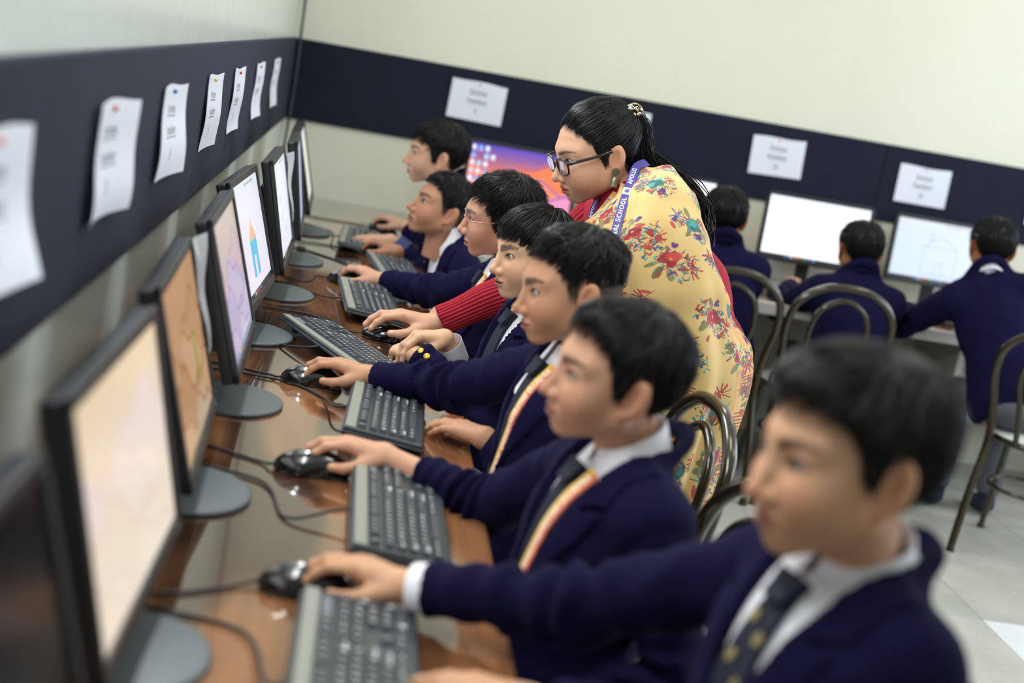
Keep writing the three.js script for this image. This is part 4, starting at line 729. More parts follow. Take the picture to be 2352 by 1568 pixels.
  {
    const Q = [], idx = [], n = 56, nk = H.clone().addScaledVector(hf.U, -0.1 * sc).addScaledVector(hf.F, -0.035 * sc), ax = nk.clone().sub(world(0, -0.03, -0.008)).normalize().lerp(U, 0.4).normalize(), fx = F.clone().addScaledVector(ax, -F.dot(ax)).normalize(), lx = ax.clone().cross(fx), C0 = world(0, -0.006, -0.004);
    for (let i = 0; i <= n; i++) {
      const t = i / n, a = lerp(0.13, 2 * Math.PI - 0.13, t), fr = Math.pow(0.5 + 0.5 * Math.cos(a), 2.2), ca = Math.cos(a), sa = Math.sin(a);
      const bk = 0.5 - 0.5 * ca, up = 0.004 + 0.046 * bk, sd = Math.pow(0.5 + 0.5 * ca, 0.8), pr = [[0.05, -0.045 + up], [0.0485, 0.008 + up], [0.0505, 0.0145 + up], [0.0535, 0.0115 + up], [0.059 + 0.036 * sd, -0.02 - 0.056 * fr + up - 0.028 * sd], [0.0565 + 0.036 * sd, -0.0225 - 0.056 * fr + up - 0.028 * sd], [0.0515, 0.004 + up]];
      for (const [r, y] of pr) { const q = C0.clone().addScaledVector(fx, ca * r * b + (y < -0.01 ? fr * 0.012 : 0)).addScaledVector(lx, sa * r * b).addScaledVector(ax, y * b); Q.push(q.x, q.y, q.z); }
    }
    for (let i = 0; i < n; i++) for (let k = 0; k < 7; k++) { const p = i * 7 + k, q = i * 7 + ((k + 1) % 7); idx.push(p, p + 7, q, q, p + 7, q + 7); }
    const g = new THREE.BufferGeometry(); g.setAttribute('position', new THREE.Float32BufferAttribute(Q, 3)); g.setIndex(idx); g.computeVertexNormals();
    part('collar', inRoot(g), sp.collar === false ? clothM.blazer : clothM.shirt, root);
  }
  const touch = (a, c, off, inner) => { let d = 0.24; const p = V(0, 0, 0); for (let i = 0; i < 60; i++) { p.copy(world(a, c, d)); loc(p.x, p.y, p.z); const w = half(), inside = inner || (Math.abs(s) < w && hh > V0), q = inside ? torso() + 0.006 : coatTorso(); if (q < off) break; d -= Math.max(0.0015, (q - off) * 0.6); } return world(a, c, d); };
  const strip = (path, off, width, thick, inner) => { const P = path.map(([a, c]) => touch(a, c, off, inner)), W = [], M = []; const grad = (p) => { const e = 0.012, q = (x, y, z) => { loc(x, y, z); return torso(); }; return V(q(p.x + e, p.y, p.z) - q(p.x - e, p.y, p.z), q(p.x, p.y + e, p.z) - q(p.x, p.y - e, p.z), q(p.x, p.y, p.z + e) - q(p.x, p.y, p.z - e)).normalize(); }; P.forEach((p, i) => { const t = P[Math.min(i + 1, P.length - 1)].clone().sub(P[Math.max(i - 1, 0)]).normalize(), n0 = grad(p), n = n0.addScaledVector(t, -n0.dot(t)).normalize(); M.push(n); W.push(n.clone().cross(t).normalize()); }); return ribbon(P, W, M, width, thick); };
  const line = (p, q, n) => Array.from({ length: n }, (_, i) => [lerp(p[0], q[0], i / (n - 1)), lerp(p[1], q[1], i / (n - 1))]);
  if (sp.tie) {
    const tie = part('tie', inRoot(strip(line([0.002, -0.05], [-0.004, -0.27], 14), 0.005, (t) => lerp(0.038, 0.066, t), 0.006, true)), clothM.tie, root);
    part('knot', inRoot(strip(line([0.002, -0.028], [0.001, -0.062], 6), 0.011, (t) => lerp(0.046, 0.03, t), 0.016)), clothM.tie, tie);
    if (sp.tie === 'crests') for (const [a, c] of [[-0.012, -0.085], [0.013, -0.105], [-0.012, -0.135], [0.014, -0.16], [-0.012, -0.19], [0.012, -0.215]]) part('crest', inRoot(strip(line([a, c + 0.008], [a, c - 0.008], 5), 0.0092, (t) => 0.013 * Math.sin(Math.PI * (0.12 + 0.76 * t)), 0.002)), clothM.goldPrint, tie);
    if (sp.tie === 'stripes') for (const c of [-0.1, -0.118]) for (const k of [-1, 1]) part('stripe', inRoot(strip(line([0, c - 0.012], [k * 0.017, c], 5), 0.0092, 0.005, 0.002)), clothM.shirt, tie);
  }
  if (sp.lanyard) for (const k of sp.lanyard === 'both' ? [1, -1] : [1]) {
    const g = strip([...line([k * 0.044, -0.03], [k * 0.017, -0.13], 12), ...line([k * 0.015, -0.14], [k * -0.004, -0.28], 12)], 0.009, 0.024, 0.002, true); const uv = g.attributes.uv; for (let i = 0; i < uv.count; i++) uv.setY(i, uv.getY(i) / 0.32); part('lanyard', inRoot(g), lanyardM, root);
  }
  if (sp.badge) part('pocket_badge', inRoot((() => { const g = strip(line([0.075, -0.15], [0.075, -0.215], 6), 0.004, 0.06, 0.003), uv = g.attributes.uv; let m = 0; for (let i = 0; i < uv.count; i++) m = Math.max(m, uv.getY(i)); for (let i = 0; i < uv.count; i++) uv.setY(i, 1 - uv.getY(i) / m); return g; })()), mat('#ffffff', 0.7, { map: canvasTex(256, 256, (c) => { c.fillStyle = '#15171f'; c.fillRect(0, 0, 256, 256); c.strokeStyle = '#a8322c'; c.lineWidth = 10; c.strokeRect(6, 6, 244, 244); c.fillStyle = '#8c9a3a'; c.textAlign = 'center'; c.font = 'bold 44px serif'; c.fillText('APOLLO', 128, 110); c.font = 'bold 26px serif'; c.fillText('INTERNATIONAL', 128, 150); c.fillText('SCHOOL', 128, 186); }) }), root);
  // shirt cuffs, cuff buttons, linings
  for (const A of arms) {
    const q = new THREE.Quaternion().setFromUnitVectors(V(0, 1, 0), A.fd), ringG = (r0, r1, l, off) => new THREE.LatheGeometry([[r0, 0], [r1, l], [r1 - 0.003, l], [r0 - 0.004, 0.002], [r0, 0]].map(([a, c]) => new THREE.Vector2(a * b, c)), 28).applyQuaternion(q).translate(A.C.x + A.fd.x * off, A.C.y + A.fd.y * off, A.C.z + A.fd.z * off);
    if (A.cuff) part('shirt_cuff', inRoot(ringG(0.036, 0.034 + (A.cuff > 0.03 ? 0.004 : 0), A.cuff + 0.006, -0.006)), clothM.shirt, root);
    if (A.lining) part('turned_cuff', inRoot(ringG(0.042, 0.041, 0.045, -0.04)), clothM.lining, root);
    if (A.buttons) for (const k of [0, 1]) { const r = 0.041 * b, dir = V(...A.buttons).addScaledVector(A.fd, -V(...A.buttons).dot(A.fd)).normalize(), p = A.C.clone().addScaledVector(A.fd, -0.012 - k * 0.02).addScaledVector(dir, r); part('cuff_button', inRoot(new THREE.SphereGeometry(0.0085, 14, 10).scale(1, 0.4, 1).applyQuaternion(new THREE.Quaternion().setFromUnitVectors(V(0, 1, 0), dir)).translate(p.x, p.y, p.z)), clothM.gold, blazer); }
  }
  // trousers and shoes
  {
    const tf = (x, y, z) => { let d = ell(x, y, z, pel.x, 0.53, pel.z, 0.14, 0.085, 0.14); for (const g of legs) { d = smin(d, cone(x, y, z, g.hip.x, g.hip.y, g.hip.z, g.knee.x, g.knee.y, g.knee.z, 0.07, 0.058), 0.02); d = smin(d, cone(x, y, z, g.knee.x, g.knee.y, g.knee.z, g.ank.x, g.ank.y, g.ank.z, 0.056, 0.048), 0.012); } return Math.max(d + 0.003 * noise(x * 20, y * 20, z * 20), 0.1 - y); };
    const B = new THREE.Box3().setFromPoints([pel, ...legs.flatMap((g) => [g.hip, g.knee, g.ank])]).expandByScalar(0.17);
    part('trousers', inRoot(meshField(tf, B.min.toArray(), B.max.toArray(), 0.011)), clothM.trousers, root);
    for (const g of legs) {
      const t = g.ank.clone().addScaledVector(fwd, 0.13), sf = (x, y, z) => smax(smin(cone(x, y, z, g.ank.x, 0.05, g.ank.z, t.x, 0.026, t.z, 0.037, 0.032), cone(x, y, z, g.ank.x, 0.05, g.ank.z, g.ank.x, 0.1, g.ank.z, 0.036, 0.038), 0.02), -y, 0.006);
      const S = new THREE.Box3().setFromPoints([V(g.ank.x, 0, g.ank.z), V(t.x, 0.12, t.z)]).expandByScalar(0.06);
      part('shoe', inRoot(meshField(sf, S.min.toArray(), S.max.toArray(), 0.008)), sp.socks ? clothM.sock : clothM.shoe, root);
    }
  }
  root.userData.frame = undefined; delete root.userData.frame;
  return { root, headM, inRoot, world, F, L, U };
}

// ------------------------------------------------------------------ the pupils along the near desk
const cast = {};
cast.b1 = schoolboy({ seed: 101, label: 'blurred boy in the foreground with his arm stretched to a mouse', cell: 0.007, yaw: 20, lean: -0.11, tie: 'crests',
  head: { p: [0.955, 1.16, 4.921], scale: 1.04, yaw: 13.3, pitch: -2.3, roll: 3.4, skin: '#c99a79', lip: '#8e5149', face: { ear: 0.25, chub: 0.002 }, hair: { top: 0.02, side: 0.011, quiff: 0.006, len: 0.05, sweep: [0.3, 0.1, 0.5], fringe: -0.006 } },
  R: { wrist: [0.535, 0.795, 4.539], dir: [-0.94, -0.02, -0.32], pose: 'mouse', cuff: 0.022, gap: 0.035 }, L: { wrist: [0.68, 0.785, 4.83], dir: [-1, -0.02, -0.3], pose: 'flat', gap: 0.03 } });
cast.b2 = schoolboy({ seed: 102, label: 'second boy in the row with wavy hair and a yellow lanyard', cell: 0.006, yaw: 14, lean: -0.06, tie: 'plain', lanyard: 'one',
  head: { p: [0.805, 1.09, 4.346], yaw: 7.1, pitch: 1.4, roll: -4.8, skin: '#c9997c', lip: '#8e5149', face: { ear: 0.2 }, hair: { top: 0.012, side: 0.009, quiff: 0.007, len: 0.055, sweep: [0.6, 0.25, 0.4], wild: 0.35 } },
  R: { wrist: [0.506, 0.795, 3.94], dir: [-1, -0.02, 0.03], pose: 'mouse', gap: 0.075 }, L: { wrist: [0.77, 0.62, 4.42], dir: [-1, -0.15, -0.3], pose: 'flat' } });
cast.b3 = schoolboy({ seed: 103, label: 'boy with short faded sides resting one flat hand on the desk edge', cell: 0.0055, yaw: 14, lean: -0.04, tie: 'plain', lanyard: 'one',
  head: { p: [0.805, 1.117, 3.77], yaw: 9, pitch: -8, roll: 3, skin: '#bf8f70', lip: '#8e5149', face: { ear: 0.1 }, cell: 0.0024, fade: 0.016, gaze: [-0.1, 0.05], hair: { top: 0.017, side: 0.003, capSide: 0.016, ledge: 0.1, ramp: 0.07, quiff: 0.006, len: 0.034, sweep: [0.3, 0.1, 0.5] } },
  R: { wrist: [0.472, 0.795, 3.362], dir: [-0.97, -0.02, -0.2], pose: 'mouse', gap: 0.02 }, L: { wrist: [0.706, 0.785, 3.69], dir: [-0.72, -0.03, -0.7], pose: 'flat', gap: 0.02, pole: [0.6, -1, 0.3] } });
cast.b4 = schoolboy({ seed: 104, label: 'boy with a straight fringe and folded arms beside the red sleeve', cell: 0.0055, yaw: 16, lean: -0.04, tie: 'plain', badge: true,
  head: { p: [0.811, 1.079, 3.104], yaw: 20, pitch: -5, roll: 2.9, skin: '#d6ab8a', lip: '#8e5149', face: {}, cell: 0.0024, brow: 1.25, gaze: [-0.1, 0], hair: { top: 0.012, side: 0.011, quiff: 0.004, fringe: -0.02, over: 0.014, len: 0.05, sweep: [0.1, -0.5, 0.5], wild: 0.12, count: 2800 } },
  R: { wrist: [0.645, 0.832, 3.02], dir: [-0.85, -0.12, 0.25], pose: 'droop', cuff: 0.055, gap: 0.07, pole: [0.2, -1, -0.3] }, L: { wrist: [0.585, 0.79, 3.07], dir: [-0.6, -0.1, -0.7], pose: 'fist', gap: 0.0, buttons: [-0.3, 0.75, 0.65], pole: [0.3, -1, 0.4] } });
cast.b5 = schoolboy({ seed: 105, label: 'boy wearing thin pink metal glasses and spiky black hair', cell: 0.0055, yaw: 4, lean: 0.02, tie: 'stripes', lanyard: 'one',
  head: { p: [0.772, 1.093, 2.58], scale: 1.04, yaw: -2, pitch: -7, roll: -8, skin: '#c2947a', lip: '#8e5149', face: { open: 0.003 }, cell: 0.0024, hair: { top: 0.014, side: 0.006, fringe: -0.004, over: 0.014, len: 0.034, sweep: [0.1, -0.3, 0.8], wild: 0.18, count: 3200, lift: 0.009, thick: 0.8 } },
  R: { wrist: [0.488, 0.795, 2.125], dir: [-0.78, -0.02, -0.62], pose: 'mouse', gap: 0.025 }, L: { wrist: [0.69, 0.79, 2.56], dir: [-0.6, 0.0, -0.8], up: [-0.35, 1, 0.3], pose: 'fist', gap: 0.03, pole: [0.8, -1, 0.3] } });
cast.b6 = schoolboy({ seed: 106, label: 'boy tilting his face up towards his screen', cell: 0.006, yaw: 14, lean: 0.14, handCell: 0.003,
  head: { p: [0.665, 0.984, 1.63], scale: 1.04, yaw: 18, pitch: 14, roll: -2, skin: '#ad7d62', lip: '#8d5650', face: { ear: 0.2, open: 0.002 }, cell: 0.0027, fade: 0.012, hair: { top: 0.014, side: 0.004, capSide: 0.012, len: 0.032, wild: 0.2 } },
  R: { wrist: [0.545, 0.795, 1.5], dir: [-0.72, -0.02, -0.68], pose: 'mouse', gap: 0.05, lining: true }, L: { wrist: [0.72, 0.62, 1.72], dir: [-1, -0.2, -0.2], pose: 'flat' } });
cast.b7 = schoolboy({ seed: 107, label: 'boy sitting closest to the room corner against the cream wall', cell: 0.006, yaw: 10, lean: 0.14,
  head: { p: [0.638, 1.125, 1.2], scale: 1.06, yaw: 6, pitch: -2, roll: -5, skin: '#c79c82', lip: '#8e5149', face: { ear: 0.15 }, cell: 0.0028, hair: { top: 0.013, side: 0.009, fringe: -0.014, over: 0.014, len: 0.045, sweep: [0.2, -0.4, 0.6], wild: 0.2 } },
  R: { wrist: [0.578, 0.795, 0.8], dir: [-0.78, -0.02, -0.62], pose: 'mouse', gap: 0.03 }, L: { wrist: [0.525, 0.8, 1.29], dir: [-1, -0.1, 0.05], pose: 'flat', gap: 0.03, lining: true } });
{   // thin metal glasses of the boy by the propped keyboard
  const { root, headM, inRoot } = cast.b5, metal = mat('#c98f86', 0.25, { metalness: 0.8 }), lens = new THREE.MeshPhysicalMaterial({ color: '#fdf6f6', roughness: 0.03, transmission: 1, thickness: 0, ior: 1.5 });
  const g = new THREE.Group(); g.name = 'glasses'; root.add(g);
  const oval = (s) => Array.from({ length: 24 }, (_, i) => { const a = (i / 24) * 2 * Math.PI; return V(s * 0.031 + 0.021 * Math.cos(a), -0.004 + 0.0165 * Math.sin(a) * (Math.sin(a) < 0 ? 1.05 : 0.9), 0.094 - 0.004 * Math.abs(Math.cos(a))); });
  for (const s of [-1, 1]) {
    part('rim', inRoot(tube(oval(s), 0.0013, 60, 6, true).applyMatrix4(headM)), metal, g);
    part('lens', inRoot(new THREE.CylinderGeometry(1, 1, 1, 32).rotateX(Math.PI / 2).scale(0.0205, 0.016, 0.0012).translate(s * 0.031, -0.0045, 0.092).applyMatrix4(headM)), lens, g);
    part('temple', inRoot(tube([V(s * 0.052, 0.002, 0.091), V(s * 0.066, 0.003, 0.08), V(s * 0.074, 0.003, 0.03), V(s * 0.0745, 0.006, -0.01), V(s * 0.074, -0.01, -0.035)], 0.0014, 30, 6).applyMatrix4(headM)), metal, g);
  }
  part('bridge', inRoot(tube([V(-0.0105, 0.0, 0.093), V(0, 0.004, 0.0965), V(0.0105, 0.0, 0.093)], 0.0013, 10, 6).applyMatrix4(headM)), metal, g);
}
// ------------------------------------------------------------------ the pupils at the back desk, seen from behind
const backBoy = (n, label, p, pelvis, yaw, extra = {}) => schoolboy({ seed: 110 + n, label, cell: 0.0075, yaw, pelvis, front: false, handCell: 0.004,
  head: { p, scale: 1.02, yaw, pitch: -4, roll: 0, skin: '#a2704f', face: { ear: 0.15 }, cell: 0.0036, hair: { top: 0.018, side: 0.01, len: 0.04, count: 1500, wild: 0.15 } },
  R: { wrist: [p[0] + 0.13, 0.775, p[2] - 0.36], dir: [-0.3, 0, -1], pose: 'flat' }, L: { wrist: [p[0] - 0.13, 0.775, p[2] - 0.36], dir: [0.3, 0, -1], pose: 'flat', pole: [-0.8, -0.8, 0.3] }, ...extra });
cast.r1 = backBoy(1, 'boy facing the back wall, partly hidden behind the yellow shawl', [1.795, 1.05, 0.93], [1.82, 0.53, 1.1], -88, { size: 1.1, collar: false });
cast.r2 = backBoy(2, 'boy seen from behind between two bright screens', [2.41, 1.0, 0.8], [2.4, 0.53, 1.0], -90, { size: 1.14, collar: false });
cast.r3 = backBoy(3, 'boy seen from behind in front of the house outline drawing', [2.885, 1.112, 0.95], [3.0, 0.53, 1.22], -98, { size: 1.12, feet: -0.02, socks: true });

chair('chair of the blurred boy in the foreground', 0.93, 4.93, 18);
chair('chair whose dark arch shows behind the second boy in the row', 0.88, 4.2, 8);
chair('chair with its double arch standing in front of the yellow shawl', 0.93, 3.55, 6);
chair('chair of the boy with the straight fringe, hidden behind his back', 0.86, 3.06, 4);
chair('chair of the boy in glasses', 0.86, 2.58, 0);
chair('chair of the boy tilting his face up', 0.84, 1.64, 0);
chair('chair of the boy in the corner', 0.82, 1.2, 0);
chair('back row chair partly covered by the yellow shawl', 1.82, 0.95, -90);
chair('back row chair of the boy between two bright screens', 2.28, 0.93, -92);
chair('back row chair turned aside at the edge of the photo', 3.11, 1.32, -124);

// ------------------------------------------------------------------ the woman leaning over the desk
{
  const sc = 1.09, hf = frameOf(15 * RAD, -21 * RAD, -1 * RAD), H = V(0.93, 1.332, 2.978), skin = '#d0a184';
  const headM = basis(hf.L.clone().multiplyScalar(sc), hf.U.clone().multiplyScalar(sc), hf.F.clone().multiplyScalar(sc), H);
  const base = V(1.25, 0, 2.95), root = thing('person', 'woman in glasses and a yellow floral shawl leaning over the desk', 'person', [base.x, 0, base.z]);
  const inRoot = (g) => g.translate(-base.x, 0, -base.z), f3 = (p, q, r) => [p.x, p.y, p.z, q.x, q.y, q.z, ...r];
  const N = V(1.035, 1.225, 2.96), hip = V(1.27, 0.86, 2.93), Ls = V(1.055, 1.215, 3.115), Rs = V(1.0, 1.165, 2.805);
  const Rw = V(0.625, 0.812, 2.772), Re = ik(Rs, Rw, 0.27, 0.25, V(0.5, -1, -0.35)), Le = V(1.2, 0.96, 3.14), Lw = V(1.05, 0.87, 3.06);
  const knees = [V(1.22, 0.47, 2.86), V(1.24, 0.47, 3.01)], ank = [V(1.27, 0.09, 2.85), V(1.29, 0.09, 3.03)];
  const torsoAt = (x, y, z, g) => {
    let d = cone(x, y, z, N.x + 0.055, N.y - 0.09, N.z + 0.03, 1.195, 1.03, 2.99, 0.11 + g, 0.122 + g);
    d = smin(d, cone(x, y, z, N.x + 0.03, N.y - 0.09, N.z - 0.06, 1.16, 1.02, 2.9, 0.1 + g, 0.112 + g), 0.04);
    d = smin(d, ell(x, y, z, hip.x - 0.01, hip.y + 0.02, hip.z, 0.12 + g, 0.15 + g, 0.15 + g), 0.08);
    d = smin(d, cone(x, y, z, Ls.x, Ls.y, Ls.z, Rs.x, Rs.y, Rs.z, 0.058 + g, 0.058 + g), 0.04);
    return d;
  };
  const body = (x, y, z) => {
    let d = torsoAt(x, y, z, -0.02);
    const nb = V(0.98, 1.26, 2.965);
    d = smin(d, cone(x, y, z, N.x, N.y - 0.02, N.z, nb.x, nb.y, nb.z, 0.055, 0.052), 0.02);
    for (const a of [[Rs, Re, 0.042, 0.036], [Re, Rw, 0.036, 0.026], [Ls, Le, 0.042, 0.036], [Le, Lw, 0.036, 0.026], [hip.clone().add(V(0, 0, -0.08)), knees[0], 0.075, 0.055], [hip.clone().add(V(0, 0, 0.08)), knees[1], 0.075, 0.055], [knees[0], ank[0], 0.055, 0.035], [knees[1], ank[1], 0.055, 0.035]]) d = smin(d, cone(x, y, z, ...f3(a[0], a[1], [a[2], a[3]])), 0.02);
    return d;
  };
  const sk = lin(skin), handR = handMatrix({ wrist: Rw.toArray(), dir: [-0.98, -0.05, 0.06] }, -1), handL = handMatrix({ wrist: Lw.toArray(), dir: [-0.9, 0.1, -0.3] }, 1);
  part('body', inRoot(skinMerge([
    paint(meshField(body, [0.5, -0.01, 2.6], [1.5, 1.36, 3.28], 0.013), (x, y, z, c) => { c[0] = sk[0]; c[1] = sk[1]; c[2] = sk[2]; }),
    headGeo({ skin, lip: '#a8323e', chub: 0.0055, hairline: 'woman', jaw: -0.002, brow: 0.6, fade: 0.006 }, 0.0024).applyMatrix4(headM),
    flipIfMirrored(handGeo('mouse', skin, Re.clone().applyMatrix4(handR.clone().invert()), 0.0026, 1.16), handR),
    flipIfMirrored(handGeo('flat', skin, Le.clone().applyMatrix4(handL.clone().invert()), 0.004, 1.1), handL)])), skinM, root);
  for (const k of [-1, 1]) part('eye', inRoot(eyeGeo(k, [0, -0.35]).applyMatrix4(headM)), eyeM, root);
  // hair drawn back to a clip, tail falling behind the shoulder
  const clipL = V(0.02, 0.07, -0.09), clipW = clipL.clone().applyMatrix4(headM);
  const hair = part('hair', inRoot(hairGeo({ key: 'woman', top: 0.008, side: 0.006, count: 3600, len: 0.07, wild: 0.06, bun: clipL.toArray(), ledge: 0.25, lift: 0.003, thick: 0.9, cell: 0.0035 }, 130).applyMatrix4(headM)), hairM, root);
  {
    seed = 131; const P = [], tail = [clipW, clipW.clone().add(V(0.022, -0.035, 0.005)), V(1.04, 1.335, 2.97), V(1.09, 1.3, 2.965), V(1.155, 1.27, 2.965), V(1.205, 1.225, 2.975), V(1.22, 1.175, 2.98)], C = new THREE.CatmullRomCurve3(tail), g = [];
    for (let i = 0; i < 420; i++) { const ox = rr(-1, 1), oy = rr(-1, 1), oz = rr(-1, 1), w = rr(0.4, 1), ph = rr(0, 6), end = rr(0.75, 1.03), pts = []; for (let k = 0; k <= 9; k++) { const t = Math.min(1, (k / 9) * end), q = C.getPoint(t), sp = 0.006 + 0.036 * Math.sin(Math.min(1, t * 1.5) * Math.PI * 0.6) * w; pts.push(V(q.x + ox * sp + 0.004 * Math.sin(t * 16 + ph), q.y + oy * sp + 0.006 * Math.sin(t * 13 + ph), q.z + oz * sp)); } const tg = new THREE.TubeGeometry(new THREE.CatmullRomCurve3(pts), 16, rr(0.0009, 0.0021), 4); g.push(tg); }
    part('ponytail', inRoot(merged(g)), hairM, hair);
    const cg = []; for (let i = 0; i < 34; i++) { const p = clipW.clone().add(V(rr(-0.014, 0.016), rr(-0.006, 0.014), rr(-0.012, 0.03))); cg.push(new THREE.IcosahedronGeometry(rr(0.0025, 0.0055), 0).translate(p.x, p.y, p.z)); }
    cg.push(new THREE.TorusGeometry(0.02, 0.003, 6, 20).translate(clipW.x, clipW.y, clipW.z + 0.01));
    part('hair_clip', inRoot(merged(cg)), mat('#b7a88c', 0.2, { metalness: 0.85 }), hair);
  }
  // glasses, earring, nose ring, forehead dot
  {
    const g = new THREE.Group(); g.name = 'glasses'; root.add(g);
    const black = mat('#0e0e12', 0.2, { clearcoat: 0.5 }), lens = new THREE.MeshPhysicalMaterial({ color: '#f3f2fa', roughness: 0.02, transmission: 1, thickness: 0, ior: 1.5 }), dy = -0.008;
    const sq = (s, k = 1) => Array.from({ length: 28 }, (_, i) => { const a = (i / 28) * 2 * Math.PI, c = Math.cos(a), q = Math.sin(a); return V(s * 0.0325 + k * 0.0235 * Math.sign(c) * Math.pow(Math.abs(c), 0.75), dy + k * 0.018 * Math.sign(q) * Math.pow(Math.abs(q), 0.8), 0.098 - 0.006 * Math.max(0, s * c) + q * 0.002); });
    for (const s of [-1, 1]) {
      part('rim', inRoot(tube(sq(s), 0.0025, 70, 8, true).applyMatrix4(headM)), black, g);
      part('lens', inRoot(new THREE.CylinderGeometry(1, 1, 1, 32).rotateX(Math.PI / 2).scale(0.0225, 0.0172, 0.0012).translate(s * 0.0325, dy, 0.0965).applyMatrix4(headM)), lens, g);
      part('temple', inRoot(tube([V(s * 0.055, 0.0, 0.094), V(s * 0.068, 0.003, 0.084), V(s * 0.0765, 0.006, 0.03), V(s * 0.0765, 0.008, -0.008), V(s * 0.074, -0.006, -0.035)], 0.0034, 40, 8).applyMatrix4(headM)), black, g);
    }
    part('bridge', inRoot(tube([V(-0.009, -0.002, 0.099), V(0, 0.001, 0.102), V(0.009, -0.002, 0.099)], 0.0021, 12, 8).applyMatrix4(headM)), black, g);
    const silver = mat('#8f8b78', 0.35, { metalness: 0.8 }), e = V(0.0815, -0.036, -0.004).applyMatrix4(headM), eg = [], zn = hf.L.clone(), q = new THREE.Quaternion().setFromUnitVectors(V(0, 0, 1), zn);
    const at = (gm, dx, dyy, dz = 0) => gm.scale(1.2, 1.2, 1.2).applyQuaternion(q).translate(e.x + dx, e.y + dyy, e.z + dz);
    eg.push(at(new THREE.CylinderGeometry(0.0085, 0.0085, 0.004, 20).rotateX(Math.PI / 2), 0, 0)); for (let i = 0; i < 16; i++) { const a = (i / 16) * 2 * Math.PI; eg.push(at(new THREE.SphereGeometry(0.0013, 6, 5).translate(0.0088 * Math.cos(a), 0.0088 * Math.sin(a), 0.0015), 0, 0)); }
    const ear = part('earring', inRoot(merged(eg)), silver, root);
    part('bell_drop', inRoot(new THREE.LatheGeometry([[0.001, 0.012], [0.005, 0.009], [0.0068, 0.002], [0.007, -0.006], [0.0085, -0.008], [0.006, -0.008]].map(([a, c]) => new THREE.Vector2(a * 1.25, c * 1.25)), 20).translate(e.x, e.y - 0.024, e.z + 0.003)), silver, ear);
    part('nose_ring', inRoot(new THREE.TorusGeometry(0.0042, 0.0007, 6, 20).translate(0.0155, -0.0435, 0.0955).applyMatrix4(headM)), mat('#d8b06a', 0.25, { metalness: 0.9 }), root);
    part('forehead_dot', inRoot(new THREE.SphereGeometry(0.0032, 12, 8).scale(1, 1, 0.35).translate(0, 0.019, 0.0895).applyMatrix4(headM)), mat('#c8301f', 0.5), root);
  }
  // red knit top and tunic
  const red = mat('#a3162c', 0.85, { sheen: 0.3, sheenColor: new THREE.Color(0.6, 0.1, 0.15) });
  const knit = (x, y, z) => {
    let d = torsoAt(x, y, z, 0.002) + 0.003 * noise(x * 18, y * 18, z * 18);
    d = smin(d, cone(x, y, z, ...f3(Ls, Le, [0.058, 0.05])), 0.03); d = smin(d, cone(x, y, z, ...f3(Le, Lw, [0.05, 0.04])), 0.02);
    d = smin(d, cone(x, y, z, N.x, N.y - 0.03, N.z, 0.985, 1.268, 2.966, 0.066, 0.0605), 0.02);
    const top = (x - 0.985) * -0.55 + (y - 1.262) * 0.83;
    return smax(d, top, 0.006);
  };
  part('knit_top', inRoot(meshField(knit, [0.85, 0.66, 2.65], [1.5, 1.36, 3.25], 0.0065)), red, root);
  const sleeve = (A, E, B) => {   // ribbed sleeve swept along the arm
    const C = new THREE.CatmullRomCurve3([A, A.clone().lerp(E, 0.6), E, E.clone().lerp(B, 0.5), B]), n = 70, m = 220, fr = C.computeFrenetFrames(n), P = [], I = [];
    for (let i = 0; i <= n; i++) { const t = i / n, q = C.getPointAt(t), r = t < 0.5 ? lerp(0.062, 0.051, t * 2) : lerp(0.051, 0.037, t * 2 - 1); for (let j = 0; j < m; j++) { const a = (j / m) * 2 * Math.PI, rib = 0.0017 * Math.sign(Math.cos(a * 27)) * Math.pow(Math.abs(Math.cos(a * 27)), 0.6), w = r + rib + 0.003 * noise(q.x * 14 + Math.cos(a), q.y * 14 + Math.sin(a), t * 9) + (t > 0.97 ? 0.0015 * Math.sin(a * 9) : 0); const v = fr.normals[i].clone().multiplyScalar(Math.cos(a) * w).addScaledVector(fr.binormals[i], Math.sin(a) * w).add(q); P.push(v.x, v.y, v.z); } }
    for (let i = 0; i < n; i++) for (let j = 0; j < m; j++) { const a = i * m + j, b = i * m + ((j + 1) % m); I.push(a, b, a + m, b, b + m, a + m); }
    const c = P.length / 3; const q = C.getPointAt(0.985); P.push(q.x, q.y, q.z); for (let j = 0; j < m; j++) I.push(n * m + j, n * m + ((j + 1) % m), c);
    const g = new THREE.BufferGeometry(); g.setAttribute('position', new THREE.Float32BufferAttribute(P, 3)); g.setIndex(I); g.computeVertexNormals(); return g;
  };
  part('sleeve', inRoot(sleeve(Rs, Re, Rw.clone().lerp(Re, 0.1))), red, root);
  const skirt = (x, y, z) => Math.max(smin(cone(x, y, z, hip.x, hip.y, hip.z, 1.24, 0.4, 2.93, 0.14, 0.12) + 0.006 * Math.sin(Math.atan2(z - 2.93, x - 1.25) * 12), ell(x, y, z, hip.x - 0.01, hip.y, hip.z, 0.125, 0.16, 0.155), 0.05), 0.36 - y);
  part('tunic', inRoot(meshField(skirt, [1.02, 0.33, 2.7], [1.5, 1.0, 3.15], 0.009)), mat('#8d1a30', 0.8), root);
  part('trousers', inRoot(meshField((x, y, z) => { let d = 9; for (let i = 0; i < 2; i++) d = Math.min(d, smin(cone(x, y, z, ...f3(V(1.24, 0.6, knees[i].z), knees[i], [0.075, 0.068])), cone(x, y, z, ...f3(knees[i], ank[i], [0.068, 0.05])), 0.02)); return Math.max(d, 0.08 - y); }, [1.08, 0.05, 2.75], [1.4, 0.7, 3.12], 0.01)), mat('#caa35c', 0.8), root);
